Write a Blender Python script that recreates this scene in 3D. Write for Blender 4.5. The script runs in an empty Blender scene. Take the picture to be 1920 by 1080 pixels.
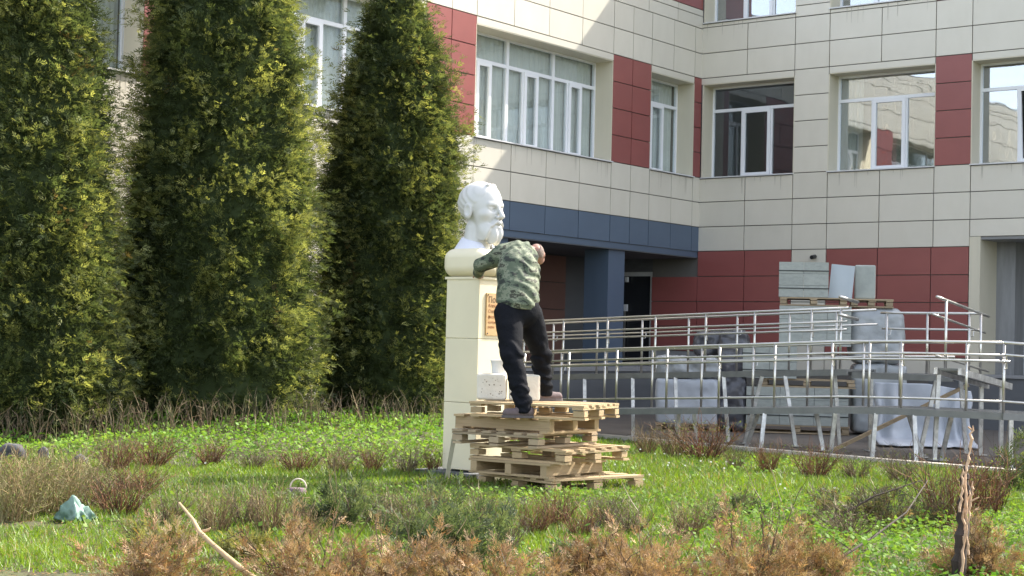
import bpy, math, random
import numpy as np
from mathutils import Matrix, Vector

random.seed(5)
rng = np.random.default_rng(11)
sc = bpy.context.scene
COL = sc.collection

# ------------------------------------------------------------------ camera, sky, sun, exposure
F, PITCH, ROLL, EYE = 2998.3, math.radians(1.9503), math.radians(1.3982), 1.46
cp, sp, cr, sr = math.cos(PITCH), math.sin(PITCH), math.cos(ROLL), math.sin(ROLL)
cam = bpy.data.cameras.new('camera')
cam.sensor_width = 36.0
cam.lens = F / 1920 * 36
cam.clip_start, cam.clip_end = 0.1, 3000
co = bpy.data.objects.new('camera', cam)
right, up, fwd = (cr, -sr * sp, sr * cp), (-sr, -cr * sp, cr * cp), (0, cp, sp)
M = Matrix(((right[0], up[0], -fwd[0], 0), (right[1], up[1], -fwd[1], 0), (right[2], up[2], -fwd[2], EYE), (0, 0, 0, 1)))
co.matrix_world = M
COL.objects.link(co)
sc.camera = co

SUN = Vector((0.597, 0.392, 0.701)).normalized()
world = bpy.data.worlds.new('World')
sc.world = world
world.use_nodes = True
wn = world.node_tree
sky = wn.nodes.new('ShaderNodeTexSky')
sky.sky_type = 'NISHITA'
sky.sun_disc = False
sky.sun_elevation = math.asin(SUN.z)
sky.sun_rotation = math.atan2(SUN.x, SUN.y)
sky.air_density, sky.dust_density, sky.ozone_density = 0.8, 2.2, 1.0
hs_ = wn.nodes.new('ShaderNodeHueSaturation')       # hazy, whitish spring sky
hs_.inputs['Saturation'].default_value = 0.62
wn.links.new(sky.outputs[0], hs_.inputs['Color'])
wb_ = wn.nodes.new('ShaderNodeMixRGB')
wb_.blend_type = 'MULTIPLY'
wb_.inputs['Fac'].default_value = 1
wb_.inputs['Color2'].default_value = (1.04, 1.0, .95, 1)
wn.links.new(hs_.outputs[0], wb_.inputs['Color1'])
wn.links.new(wb_.outputs[0], wn.nodes['Background'].inputs[0])
wn.nodes['Background'].inputs[1].default_value = 0.15
sl = bpy.data.lights.new('sun', 'SUN')
sl.energy = 2.65
sl.angle = math.radians(0.5)
sl.color = (1.0, 0.94, 0.84)
so = bpy.data.objects.new('sun', sl)
so.rotation_euler = SUN.to_track_quat('Z', 'Y').to_euler()
so.location = (12, 4, 30)
COL.objects.link(so)
sc.view_settings.view_transform = 'Standard'
sc.view_settings.look = 'None'
sc.view_settings.exposure = 2.06
sc.view_settings.gamma = 1.0
sc.view_settings.use_curve_mapping = False


def ray(px, py):
    u, v = (px - 960) / F, -(py - 540) / F
    x, z = u * cr - v * sr, u * sr + v * cr
    return np.array([x, cp - z * sp, sp + z * cp])


def pix(px, py, Y):
    d = ray(px, py)
    return d * (Y / d[1]) + np.array([0, 0, EYE])


def smooth01(t):
    t = np.clip(t, 0, 1)
    return t * t * (3 - 2 * t)


def hash01(i, j, k, s=0):
    n = (i * 374761393 + j * 668265263 + k * 2147483647 + s * 974634777) & 0xFFFFFFFF
    n = ((n ^ (n >> 13)) * 1274126177) & 0xFFFFFFFF
    return ((n ^ (n >> 16)) & 0xFFFF) / 65535.0


def vnoise(p, s=0):
    p = np.asarray(p, float)
    i = np.floor(p).astype(np.int64)
    f = p - i
    f = f * f * (3 - 2 * f)
    r = 0
    for a in (0, 1):
        for b in (0, 1):
            for c in (0, 1):
                w = (f[..., 0] if a else 1 - f[..., 0]) * (f[..., 1] if b else 1 - f[..., 1]) * (f[..., 2] if c else 1 - f[..., 2])
                r = r + w * hash01(i[..., 0] + a, i[..., 1] + b, i[..., 2] + c, s)
    return r


def hgt(x, y):
    x, y = np.asarray(x, float), np.asarray(y, float)
    base = 0.30 * smooth01((y - 16.8) / 5.0) * smooth01((1.0 - x) / 2.2)
    n = vnoise(np.stack([x * .9, y * .9, x * 0], -1), 3) * .035 + vnoise(np.stack([x * 3, y * 3, x * 0], -1), 4) * .012
    return base + n - .02


def gpos(px, py):
    z = 0.0
    for _ in range(12):
        d = ray(px, py)
        P = d * ((z - EYE) / d[2])
        z = float(hgt(P[0], P[1]))
    return np.array([P[0], P[1], z])


# ------------------------------------------------------------------ materials
def mat(name, c1, c2=None, rough=.6, scale=8, bump=0, metal=0, spec=.5, stretch=None, rand=0, detail=4, bscale=None):
    m = bpy.data.materials.new(name)
    m.use_nodes = True
    nt = m.node_tree
    b = nt.nodes['Principled BSDF']
    b.inputs['Roughness'].default_value = rough
    b.inputs['Metallic'].default_value = metal
    b.inputs['Specular IOR Level'].default_value = spec
    if c2 is None:
        c2 = tuple(x * .86 for x in c1)
    tc = nt.nodes.new('ShaderNodeTexCoord')
    mp = nt.nodes.new('ShaderNodeMapping')
    if stretch:
        mp.inputs['Scale'].default_value = stretch
    oi = nt.nodes.new('ShaderNodeObjectInfo')
    nt.links.new(tc.outputs['Object'], mp.inputs['Vector'])
    ad = nt.nodes.new('ShaderNodeVectorMath')
    ad.operation = 'MULTIPLY_ADD'
    nt.links.new(oi.outputs['Random'], ad.inputs[0])
    ad.inputs[1].default_value = (37, 23, 51)
    nt.links.new(mp.outputs[0], ad.inputs[2])
    nz = nt.nodes.new('ShaderNodeTexNoise')
    nz.inputs['Scale'].default_value = scale
    nz.inputs['Detail'].default_value = detail
    nz.inputs['Roughness'].default_value = .6
    nt.links.new(ad.outputs[0], nz.inputs['Vector'])
    rp = nt.nodes.new('ShaderNodeValToRGB')
    rp.color_ramp.elements[0].position, rp.color_ramp.elements[1].position = .32, .68
    rp.color_ramp.elements[0].color, rp.color_ramp.elements[1].color = (*c1, 1), (*c2, 1)
    nt.links.new(nz.outputs['Fac'], rp.inputs['Fac'])
    out = rp.outputs['Color']
    if rand:
        hs = nt.nodes.new('ShaderNodeHueSaturation')
        mr = nt.nodes.new('ShaderNodeMapRange')
        mr.inputs['To Min'].default_value, mr.inputs['To Max'].default_value = 1 - rand, 1 + rand
        nt.links.new(oi.outputs['Random'], mr.inputs['Value'])
        nt.links.new(mr.outputs[0], hs.inputs['Value'])
        nt.links.new(out, hs.inputs['Color'])
        out = hs.outputs['Color']
    nt.links.new(out, b.inputs['Base Color'])
    if bump:
        n2 = nt.nodes.new('ShaderNodeTexNoise')
        n2.inputs['Scale'].default_value = bscale or scale * 3
        n2.inputs['Detail'].default_value = 5
        nt.links.new(mp.outputs[0], n2.inputs['Vector'])
        bp = nt.nodes.new('ShaderNodeBump')
        bp.inputs['Strength'].default_value = bump
        bp.inputs['Distance'].default_value = .02
        nt.links.new(n2.outputs['Fac'], bp.inputs['Height'])
        nt.links.new(bp.outputs[0], b.inputs['Normal'])
    return m


def leaf_mat(name, trans=.35, rough=.55, gloss=.06):
    """foliage: the tint attribute gives the leaf colour"""
    m = bpy.data.materials.new(name)
    m.use_nodes = True
    nt = m.node_tree
    nt.nodes.remove(nt.nodes['Principled BSDF'])
    at = nt.nodes.new('ShaderNodeAttribute')
    at.attribute_name = 'tint'
    d = nt.nodes.new('ShaderNodeBsdfDiffuse')
    t = nt.nodes.new('ShaderNodeBsdfTranslucent')
    g = nt.nodes.new('ShaderNodeBsdfGlossy')
    g.inputs['Roughness'].default_value = rough
    g.inputs['Color'].default_value = (.8, .85, .75, 1)
    nt.links.new(at.outputs['Color'], d.inputs['Color'])
    gm = nt.nodes.new('ShaderNodeMixRGB')
    gm.blend_type = 'MULTIPLY'
    gm.inputs['Fac'].default_value = 1
    gm.inputs['Color2'].default_value = (1.3, 1.25, .7, 1)
    nt.links.new(at.outputs['Color'], gm.inputs['Color1'])
    nt.links.new(gm.outputs[0], t.inputs['Color'])
    m1 = nt.nodes.new('ShaderNodeMixShader')
    m1.inputs[0].default_value = trans
    nt.links.new(d.outputs[0], m1.inputs[1])
    nt.links.new(t.outputs[0], m1.inputs[2])
    m2 = nt.nodes.new('ShaderNodeMixShader')
    m2.inputs[0].default_value = gloss
    nt.links.new(m1.outputs[0], m2.inputs[1])
    nt.links.new(g.outputs[0], m2.inputs[2])
    nt.links.new(m2.outputs[0], nt.nodes['Material Output'].inputs['Surface'])
    return m


def glass_mat(name, tint=(.93, .96, .95), refl=.05):
    m = bpy.data.materials.new(name)
    m.use_nodes = True
    nt = m.node_tree
    nt.nodes.remove(nt.nodes['Principled BSDF'])
    tr = nt.nodes.new('ShaderNodeBsdfTransparent')
    tr.inputs['Color'].default_value = (*tint, 1)
    gl = nt.nodes.new('ShaderNodeBsdfGlossy')
    gl.inputs['Roughness'].default_value = .015
    gl.inputs['Color'].default_value = (.95, .97, 1, 1)
    fr = nt.nodes.new('ShaderNodeLayerWeight')
    pw_ = nt.nodes.new('ShaderNodeMath')
    pw_.operation = 'POWER'
    pw_.inputs[1].default_value = 3.5
    nt.links.new(fr.outputs['Facing'], pw_.inputs[0])
    ml = nt.nodes.new('ShaderNodeMath')
    ml.operation = 'MULTIPLY_ADD'
    ml.inputs[1].default_value = .9 - refl
    ml.inputs[2].default_value = refl
    ml.use_clamp = True
    nt.links.new(pw_.outputs[0], ml.inputs[0])
    # slightly wavy pane
    tc = nt.nodes.new('ShaderNodeTexCoord')
    nz = nt.nodes.new('ShaderNodeTexNoise')
    nz.inputs['Scale'].default_value = 1.6
    nz.inputs['Detail'].default_value = 1
    bp = nt.nodes.new('ShaderNodeBump')
    bp.inputs['Strength'].default_value = .035
    bp.inputs['Distance'].default_value = .08
    nt.links.new(tc.outputs['Object'], nz.inputs['Vector'])
    nt.links.new(nz.outputs['Fac'], bp.inputs['Height'])
    nt.links.new(bp.outputs[0], gl.inputs['Normal'])
    mx = nt.nodes.new('ShaderNodeMixShader')
    nt.links.new(ml.outputs[0], mx.inputs[0])
    nt.links.new(tr.outputs[0], mx.inputs[1])
    nt.links.new(gl.outputs[0], mx.inputs[2])
    nt.links.new(mx.outputs[0], nt.nodes['Material Output'].inputs['Surface'])
    return m


BEIGE = mat('beige_panel', (.635, .597, .505), (.605, .567, .475), rough=.38, scale=1.6, rand=.03, stretch=(1.6, 1, .5))
RED = mat('red_panel', (.275, .082, .072), (.25, .074, .066), rough=.4, scale=1.5, rand=.04)
BLUE = mat('blue_panel', (.085, .122, .175), (.078, .112, .162), rough=.38, scale=1.5, rand=.04)
SHADED_RED = mat('shaded_red_panel', (.20, .11, .085), (.18, .10, .08), rough=.45, scale=1.5, rand=.05)  # red cladding with the portico's shade put into a browner colour
JOINT = mat('wall_backing', (.15, .14, .125), rough=.9)
REVEAL = mat('reveal_sheet', (.62, .57, .44), (.59, .545, .42), rough=.5, scale=2)
PVC = mat('white_pvc', (.80, .81, .82), (.77, .78, .80), rough=.3, scale=3)
SILLM = mat('sill_metal', (.66, .66, .66), rough=.35, scale=4)
GLASS = glass_mat('window_glass')
CGLASS = glass_mat('coated_window_glass', (.80, .84, .83), .29)
DGL = glass_mat('dark_window_glass', (.70, .74, .74), .08)
CURT = mat('sheer_curtain', (.60, .60, .575), (.52, .52, .50), rough=.9, scale=3)
DARKROOM = mat('room_lining', (.16, .155, .15), (.13, .125, .12), rough=.9, scale=1)
CONC = mat('concrete', (.30, .30, .295), (.22, .22, .22), rough=.9, scale=2.5, bump=.25)
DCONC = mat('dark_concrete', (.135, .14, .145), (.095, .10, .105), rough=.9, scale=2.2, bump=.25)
PAVE = mat('paving', (.125, .108, .09), (.095, .083, .07), rough=.9, scale=1.4, bump=.2, bscale=30)
KERBM = mat('kerb_concrete', (.52, .47, .39), (.42, .38, .32), rough=.9, scale=6, bump=.2)
SOIL = mat('soil', (.075, .085, .028), (.055, .045, .025), rough=1, scale=3.5, bump=.6, bscale=25)
GROUND = mat('far_ground', (.10, .12, .05), (.08, .09, .045), rough=1, scale=.3)
STEEL = mat('stainless_steel', (.60, .585, .545), (.53, .515, .475), rough=.30, scale=6, metal=.92)
PSTEEL = mat('painted_steel', (.20, .205, .195), (.15, .155, .15), rough=.5, scale=5, metal=.2)
BSTEEL = mat('bare_steel_leg', (.64, .63, .60), (.34, .33, .31), rough=.35, scale=9, metal=.6)
WOOD = mat('pallet_wood', (.51, .38, .215), (.30, .21, .11), rough=.8, scale=3.5, stretch=(1, 9, 9), rand=.16, bump=.25, bscale=14)
WOODG = mat('weathered_wood', (.43, .335, .215), (.30, .225, .14), rough=.85, scale=3.5, stretch=(1, 9, 9), rand=.18, bump=.25, bscale=14)
CREAM = mat('cream_paint', (.74, .675, .48), (.70, .64, .455), rough=.55, scale=2.5, bump=.05)
STAIN = mat('rain_streak', (.46, .43, .36), (.40, .375, .31), rough=.7, scale=9)
WHITEP = mat('white_gloss_paint', (.60, .595, .57), (.55, .545, .515), rough=.38, scale=4)
LILAC = mat('pale_lilac_paint', (.70, .71, .78), (.67, .68, .75), rough=.5, scale=4)
PLAQ = mat('plaque_wood', (.56, .38, .19), (.47, .29, .12), rough=.5, scale=5, stretch=(1, 1, 4))
INK = mat('dark_lettering', (.10, .06, .03), rough=.6)
INKO = mat('orange_lettering', (.40, .19, .08), rough=.6)
GASB = mat('aerated_block', (.385, .405, .365), (.31, .33, .30), rough=.95, scale=5, rand=.05, bump=.15)
GASW = mat('white_aerated_block', (.76, .71, .60), (.68, .63, .53), rough=.95, scale=8, bump=.2)
PIT = mat('pit_shade_colour', (.25, .19, .13), rough=.95)  # dark colour gives the flat discs the shade of holes
STRAPM = mat('black_strap', (.03, .035, .035), rough=.5)
FILM = mat('grey_stretch_film', (.36, .375, .375), (.28, .295, .30), rough=.3, scale=4, bump=.3)
DFILM = mat('dark_film', (.10, .10, .11), (.06, .06, .07), rough=.3, scale=4, bump=.3)
TARPM = mat('white_blue_tarp', (.47, .495, .53), (.40, .425, .46), rough=.6, scale=3, bump=.2)
FOAM = mat('white_foam_board', (.50, .55, .58), (.46, .51, .54), rough=.9, scale=3)
BARK = mat('bark', (.060, .043, .032), (.030, .022, .017), rough=.95, scale=9, bump=.7, stretch=(1, 1, .25))
SPLIT = mat('split_wood', (.56, .38, .24), (.42, .26, .15), rough=.8, scale=9, stretch=(1, 1, .2))
STICK = mat('peeled_branch', (.50, .35, .19), (.38, .25, .12), rough=.7, scale=12, bump=.3)
STONE = mat('grey_stone', (.10, .10, .105), (.03, .03, .034), rough=.9, scale=6, bump=.5)
GBAG = mat('pale_green_plastic', (.20, .31, .25), (.07, .14, .105), rough=.4, scale=5, bump=.2)
BASKET = mat('purple_basket', (.24, .15, .185), (.10, .06, .08), rough=.8, scale=40, bump=.4)
HANDLE = mat('pale_handle', (.66, .56, .44), rough=.6)
SKIN = mat('skin', (.36, .20, .15), (.31, .165, .12), rough=.55, scale=14)
HAIR = mat('short_grey_hair', (.26, .20, .165), (.19, .14, .115), rough=.9, scale=60, bump=.4)
TROUS = mat('dark_trousers', (.0085, .0095, .0125), (.0055, .006, .0085), rough=.85, scale=14, bump=.25, spec=.12)
SHOE = mat('mauve_suede_shoe', (.15, .11, .11), (.10, .075, .075), rough=.85, scale=18, bump=.15)
SOLE = mat('shoe_sole', (.12, .10, .10), rough=.8)
BUCKET = mat('white_bucket', (.78, .76, .72), rough=.4)
WDOOR = mat('white_door_frame', (.62, .63, .62), rough=.4)
BLACK = mat('black_plastic', (.02, .02, .022), rough=.4)
DGLASS = mat('dark_door_glass', (.02, .022, .026), rough=.08, spec=.6)
LEAF = leaf_mat('thuja_foliage', .52, gloss=.025)
CORE = leaf_mat('shaded_inner_foliage', 0.0, gloss=0.0)
GRASSM = leaf_mat('grass_blades', .45)
COVER = leaf_mat('ground_cover_leaves', .40, gloss=.02)
DEAD = leaf_mat('dry_thuja_foliage', .25, gloss=.02)
TWIG = leaf_mat('twigs', 0.0, gloss=.03)

CAMO = mat('camouflage_cloth', (.12, .15, .085), rough=.85, scale=6.5)
nt = CAMO.node_tree
rp = [n for n in nt.nodes if n.type == 'VALTORGB'][0]
rp.color_ramp.interpolation = 'CONSTANT'
els = rp.color_ramp.elements
els[0].position, els[0].color = 0, (.020, .026, .019, 1)
els[1].position, els[1].color = .42, (.085, .108, .068, 1)
e = els.new(.52); e.color = (.175, .195, .13, 1)
e = els.new(.60); e.color = (.045, .047, .031, 1)
e = els.new(.68); e.color = (.19, .20, .14, 1)
mpn = [n for n in nt.nodes if n.type == 'MAPPING'][0]
mpn.inputs['Scale'].default_value = (1, 1, 1.9)


# ------------------------------------------------------------------ mesh helpers
class MB:
    def __init__(self):
        self.v, self.f = [], []

    def box(self, x0, x1, y0, y1, z0, z1):
        n = len(self.v)
        self.v += [(x0, y0, z0), (x1, y0, z0), (x1, y1, z0), (x0, y1, z0), (x0, y0, z1), (x1, y0, z1), (x1, y1, z1), (x0, y1, z1)]
        self.f += [tuple(n + i for i in q) for q in ((3, 2, 1, 0), (4, 5, 6, 7), (0, 1, 5, 4), (1, 2, 6, 5), (2, 3, 7, 6), (3, 0, 4, 7))]
        return self

    def tube(self, pts, r, n=8, cap=True):
        pts = [Vector(p) for p in pts]
        rs = r if isinstance(r, (list, tuple)) else [r] * len(pts)
        base = len(self.v)
        t0 = (pts[1] - pts[0]).normalized()
        a = t0.orthogonal().normalized()
        for i, p in enumerate(pts):
            t = (pts[min(i + 1, len(pts) - 1)] - pts[max(i - 1, 0)]).normalized()
            a = (a - t * a.dot(t)).normalized()
            b = t.cross(a)
            for k in range(n):
                q = 2 * math.pi * k / n
                self.v.append(tuple(p + (a * math.cos(q) + b * math.sin(q)) * rs[i]))
        for i in range(len(pts) - 1):
            for k in range(n):
                o, o2 = base + i * n, base + (i + 1) * n
                self.f.append((o + k, o + (k + 1) % n, o2 + (k + 1) % n, o2 + k))
        if cap:
            self.f.append(tuple(base + k for k in reversed(range(n))))
            self.f.append(tuple(base + (len(pts) - 1) * n + k for k in range(n)))
        return self

    def beam(self, p, q, w, h, upv=(0, 0, 1)):
        """rectangular bar from p to q, w across, h in the upv direction"""
        p, q = Vector(p), Vector(q)
        t = (q - p).normalized()
        s = t.cross(Vector(upv)).normalized()
        u = s.cross(t)
        n = len(self.v)
        for c in (p, q):
            for a, b in ((-1, -1), (1, -1), (1, 1), (-1, 1)):
                self.v.append(tuple(c + s * (a * w / 2) + u * (b * h / 2)))
        self.f += [tuple(n + i for i in q4) for q4 in ((3, 2, 1, 0), (4, 5, 6, 7), (0, 1, 5, 4), (1, 2, 6, 5), (2, 3, 7, 6), (3, 0, 4, 7))]
        return self

    def mesh(self, name, m, smooth=False):
        me = bpy.data.meshes.new(name)
        me.from_pydata(self.v, [], self.f)
        me.materials.append(m)
        if smooth:
            me.polygons.foreach_set('use_smooth', [True] * len(me.polygons))
        return me

    def build(self, name, m, parent=None, loc=(0, 0, 0), rz=0, smooth=False):
        return put(name, self.mesh(name, m, smooth), parent, loc, rz)


def put(name, me, parent=None, loc=(0, 0, 0), rz=0, scale=None):
    o = bpy.data.objects.new(name, me)
    COL.objects.link(o)
    o.location = loc
    o.rotation_euler = rz if isinstance(rz, (tuple, list)) else (0, 0, rz)
    if scale is not None:
        o.scale = scale
    if parent is not None:
        o.parent = parent
    return o


def thing(name, label, cat, loc=(0, 0, 0), rz=0, group=None):
    o = put(name, None, None, [float(c) for c in loc], rz)
    return tag(o, label, cat, group)


def tag(o, label=None, cat=None, group=None, kind=None):
    for k, v in (('label', label), ('category', cat), ('group', group), ('kind', kind)):
        if v:
            o[k] = v
    return o


def copy_tree(o, parent=None):
    c = o.copy()
    COL.objects.link(c)
    if parent is not None:
        c.parent = parent
    for ch in [x for x in o.children]:
        copy_tree(ch, c)
    return c


_cubes = {}


def cube(m):
    if m.name not in _cubes:
        _cubes[m.name] = MB().box(-.5, .5, -.5, .5, -.5, .5).mesh('unit_' + m.name, m)
    return _cubes[m.name]


def block(name, m, parent, c, size, rz=0):
    return put(name, cube(m), parent, c, rz, size)


def np_mesh(name, V, Fc, m, tint=None, smooth=False):
    """V (N,3), Fc (M,k)"""
    me = bpy.data.meshes.new(name)
    N, (Mf, k) = len(V), Fc.shape
    me.vertices.add(N)
    me.vertices.foreach_set('co', np.ascontiguousarray(V, np.float32).ravel())
    me.loops.add(Mf * k)
    me.loops.foreach_set('vertex_index', np.ascontiguousarray(Fc, np.int32).ravel())
    me.polygons.add(Mf)
    me.polygons.foreach_set('loop_start', np.arange(0, Mf * k, k, dtype=np.int32))
    me.polygons.foreach_set('loop_total', np.full(Mf, k, np.int32))
    if smooth:
        me.polygons.foreach_set('use_smooth', np.ones(Mf, bool))
    me.update(calc_edges=True)
    me.validate()
    me.materials.append(m)
    if tint is not None:
        at = me.attributes.new('tint', 'FLOAT_COLOR', 'POINT')
        c = np.ones((N, 4), np.float32)
        c[:, :3] = tint
        at.data.foreach_set('color', c.ravel())
    return me


def cards(name, Q, m, tint, parent=None, loc=(0, 0, 0)):
    """Q (n,k,3) separate k-gons, tint (n,3)"""
    n, k, _ = Q.shape
    me = np_mesh(name, Q.reshape(-1, 3) - np.asarray(loc, float) * (parent is None), np.arange(n * k).reshape(n, k), m, np.repeat(tint, k, 0))
    return put(name, me, parent, loc if parent is None else (0, 0, 0))


def norm(a):
    return a / np.maximum(np.linalg.norm(a, axis=-1, keepdims=True), 1e-9)


def sprays(o, a, L, K=9, droop=.25, wid=.16, ang=42, r=None):
    """flat feathery sprays: origins o, axes a, lengths L -> rhombic leaflets (n*K,4,3)"""
    r = r or rng
    n = len(o)
    b = norm(np.cross(a, r.normal(size=(n, 3))))
    out = []
    for j in range(K):
        t = .12 + .88 * j / (K - 1)
        sgn = 1 if j % 2 else -1
        an = math.radians(0 if j == K - 1 else ang)
        d = norm(a * math.cos(an) + b * (sgn * math.sin(an)) + r.normal(size=(n, 3)) * .16)
        l = L[:, None] * (.46 * (1 - .45 * t)) * r.uniform(.7, 1.25, (n, 1))
        w = np.cross(d, np.cross(a, b)) * (l * wid)
        p = o + a * (L[:, None] * t * .8)
        p = p - np.array([0, 0, 1]) * (droop * L[:, None] * t * t)
        tip = p + d * l - np.array([0, 0, 1]) * (droop * .5 * l)
        mid = p + d * l * .5
        out.append(np.stack([p, mid + w, tip, mid - w], 1))
    return np.stack(out, 1).reshape(-1, 4, 3)


# ------------------------------------------------------------------ implicit surfaces
def surface_nets(f, lo, hi, st):
    lo, hi = np.asarray(lo, float), np.asarray(hi, float)
    ax = [np.arange(lo[i], hi[i] + st, st) for i in range(3)]
    G = np.stack(np.meshgrid(*ax, indexing='ij'), -1)
    D = f(G.reshape(-1, 3)).reshape(G.shape[:3])
    nx, ny, nz = D.shape
    offs = [(i, j, k) for i in (0, 1) for j in (0, 1) for k in (0, 1)]
    cs = {o: D[o[0]:nx - 1 + o[0], o[1]:ny - 1 + o[1], o[2]:nz - 1 + o[2]] for o in offs}
    cnt = sum((c < 0).astype(int) for c in cs.values())
    act = (cnt > 0) & (cnt < 8)
    S = np.zeros(act.shape + (3,))
    W = np.zeros(act.shape)
    for a in offs:
        for x in range(3):
            if a[x] == 0:
                b = tuple(1 if q == x else a[q] for q in range(3))
                d1, d2 = cs[a], cs[b]
                mk = (d1 < 0) != (d2 < 0)
                t = np.where(mk, d1 / np.where(mk, d1 - d2, 1), 0)
                pos = np.array(a, float)[None, None, None] + t[..., None] * (np.array(b, float) - np.array(a, float))
                S += np.where(mk[..., None], pos, 0)
                W += mk
    idx = np.full(act.shape, -1, int)
    ids = np.argwhere(act)
    idx[act] = np.arange(len(ids))
    V = lo + (ids + S[act] / W[act][:, None]) * st
    quads = []
    sg = D < 0
    for x in range(3):
        y, z = (x + 1) % 3, (x + 2) % 3
        sl0, sl1 = [slice(None)] * 3, [slice(None)] * 3
        sl0[x], sl1[x] = slice(0, -1), slice(1, None)
        d = sg[tuple(sl0)] != sg[tuple(sl1)]
        e = np.argwhere(d)
        keep = (e[:, y] >= 1) & (e[:, z] >= 1) & (e[:, y] < D.shape[y] - 1) & (e[:, z] < D.shape[z] - 1)
        e = e[keep]
        def cell(dy, dz):
            c = e.copy()
            c[:, y] -= dy
            c[:, z] -= dz
            return idx[c[:, 0], c[:, 1], c[:, 2]]
        q = np.stack([cell(1, 1), cell(0, 1), cell(0, 0), cell(1, 0)], 1)
        ins = sg[e[:, 0], e[:, 1], e[:, 2]]
        q[~ins] = q[~ins][:, ::-1]
        quads.append(q)
    return V, np.concatenate(quads)


def smin(a, b, k):
    h = np.clip(.5 + .5 * (b - a) / k, 0, 1)
    return b * (1 - h) + a * h - k * h * (1 - h)


def smax(a, b, k):
    return -smin(-a, -b, k)


def cap(p, a, b, ra, rb=None):
    rb = ra if rb is None else rb
    a, b = np.asarray(a, float), np.asarray(b, float)
    ab = b - a
    t = np.clip(((p - a) @ ab) / (ab @ ab), 0, 1)
    return np.linalg.norm(p - a - t[:, None] * ab, axis=1) - (ra + (rb - ra) * t)


def ell(p, c, r):
    q = (p - np.asarray(c, float))
    r = np.asarray(r, float)
    k0 = np.linalg.norm(q / r, axis=1)
    k1 = np.linalg.norm(q / (r * r), axis=1)
    return k0 * (k0 - 1) / np.maximum(k1, 1e-6)


def rbox(p, c, h, r):
    q = np.abs(p - np.asarray(c, float)) - (np.asarray(h, float) - r)
    return np.linalg.norm(np.maximum(q, 0), axis=1) + np.minimum(q.max(1), 0) - r


def sdf_obj(name, f, lo, hi, st, m, parent=None, loc=(0, 0, 0), xf=None):
    V, Q = surface_nets(f, lo, hi, st)
    if xf is not None:
        V = xf(V)
    if parent is None:
        V = V - np.asarray(loc, float)
    return put(name, np_mesh(name, V, Q, m, smooth=True), parent, loc if parent is None else (0, 0, 0))


# ------------------------------------------------------------------ ground
me = MB()
me.v = [(-900, -300, -.12), (900, -300, -.12), (900, 1500, -.12), (-900, 1500, -.12)]
me.f = [(0, 1, 2, 3)]
tag(me.build('ground', GROUND), kind='structure')

EDGE = [(-14.0, 31.0), (.2, 26.0), (1.4, 24.9), (3.4, 22.45), (5.35, 20.25), (9.0, 16.2), (12, 12.9), (18, 6)]
EX, EY = np.array([e[0] for e in EDGE]), np.array([e[1] for e in EDGE])


def on_lawn(x, y, pad=0.0):
    return y < np.interp(x, EX, EY) - pad


nx_, ny_ = 150, 130
gx = np.linspace(-14, 13, nx_)
V = []
for j in range(ny_):
    t = j / (ny_ - 1)
    yy = 2.0 + (np.interp(gx, EX, EY) - 2.0) * t
    V.append(np.stack([gx, yy, hgt(gx, yy)], -1))
V = np.concatenate(V)
ii, jj = np.meshgrid(np.arange(nx_ - 1), np.arange(ny_ - 1))
a = (jj * nx_ + ii).ravel()
tag(put('lawn', np_mesh('lawn', V, np.stack([a, a + 1, a + nx_ + 1, a + nx_], 1), SOIL, smooth=True)), kind='structure')

mb = MB()
xs = np.linspace(-14, 18, 60)
for x in xs:
    y = float(np.interp(x, EX, EY))
    mb.v += [(x, y, -.01), (x, 90, -.01)]
for i in range(59):
    mb.f.append((2 * i, 2 * i + 2, 2 * i + 3, 2 * i + 1))
tag(mb.build('pavement', PAVE), kind='structure')
mb = MB()
for i in range(1, len(EDGE) - 1):
    p, q = EDGE[i], EDGE[i + 1]
    L = math.hypot(q[0] - p[0], q[1] - p[1])
    n = max(1, int(L / .98))
    kb = MB()
    for k in range(n):
        a0, a1 = (k + .012) / n, (k + 1 - .012) / n
        kb.beam((p[0] + (q[0] - p[0]) * a0, p[1] + (q[1] - p[1]) * a0 + .09, .015), (p[0] + (q[0] - p[0]) * a1, p[1] + (q[1] - p[1]) * a1 + .09, .015), .17, .11)
    mb.v_off = len(mb.v)
    mb.f += [tuple(mb.v_off + c for c in f) for f in kb.f]
    mb.v += kb.v
tag(mb.build('kerb', KERBM), kind='structure')

# ------------------------------------------------------------------ school building
CX, CY = 4.2601, 36.7539
dR, dL = np.array([.79116, -.61161]), np.array([.61161, .79116])
YAW = {'R': math.atan2(dR[1], dR[0]), 'L': math.atan2(dL[1], dL[0])}
SD = {'R': dR, 'L': dL}
ND = {'R': -dL, 'L': dR}
ZF, ZE, ZD, ZC, ZA, ZB, ZB1, ZS2, ROOF = 3.643, 4.217, 4.787, 5.357, 7.652, 8.226, 8.806, 8.94, 12.75
school = thing('school_building', 'two-winged school clad in beige, red and blue panels with white framed windows', 'school', (CX, CY, 0))


def wl(w, s, o, z):
    p = SD[w] * s + ND[w] * o
    return (float(p[0]), float(p[1]), z)


def slab(name, w, s0, s1, z0, z1, o0, o1, m, parent=None):
    return block(name, m, parent or school, wl(w, (s0 + s1) / 2, (o0 + o1) / 2, (z0 + z1) / 2), (s1 - s0, o1 - o0, z1 - z0), YAW[w])


J = .0095


def panel(w, s0, s1, z0, z1, m):
    o = slab('panel', w, s0 + J, s1 - J, z0 + J, z1 - J, -.02, .012 + random.uniform(-.002, .002), m)
    o.rotation_euler.x = random.gauss(0, .0016)
    o.rotation_euler.z += random.gauss(0, .0012)
    return o


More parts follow.
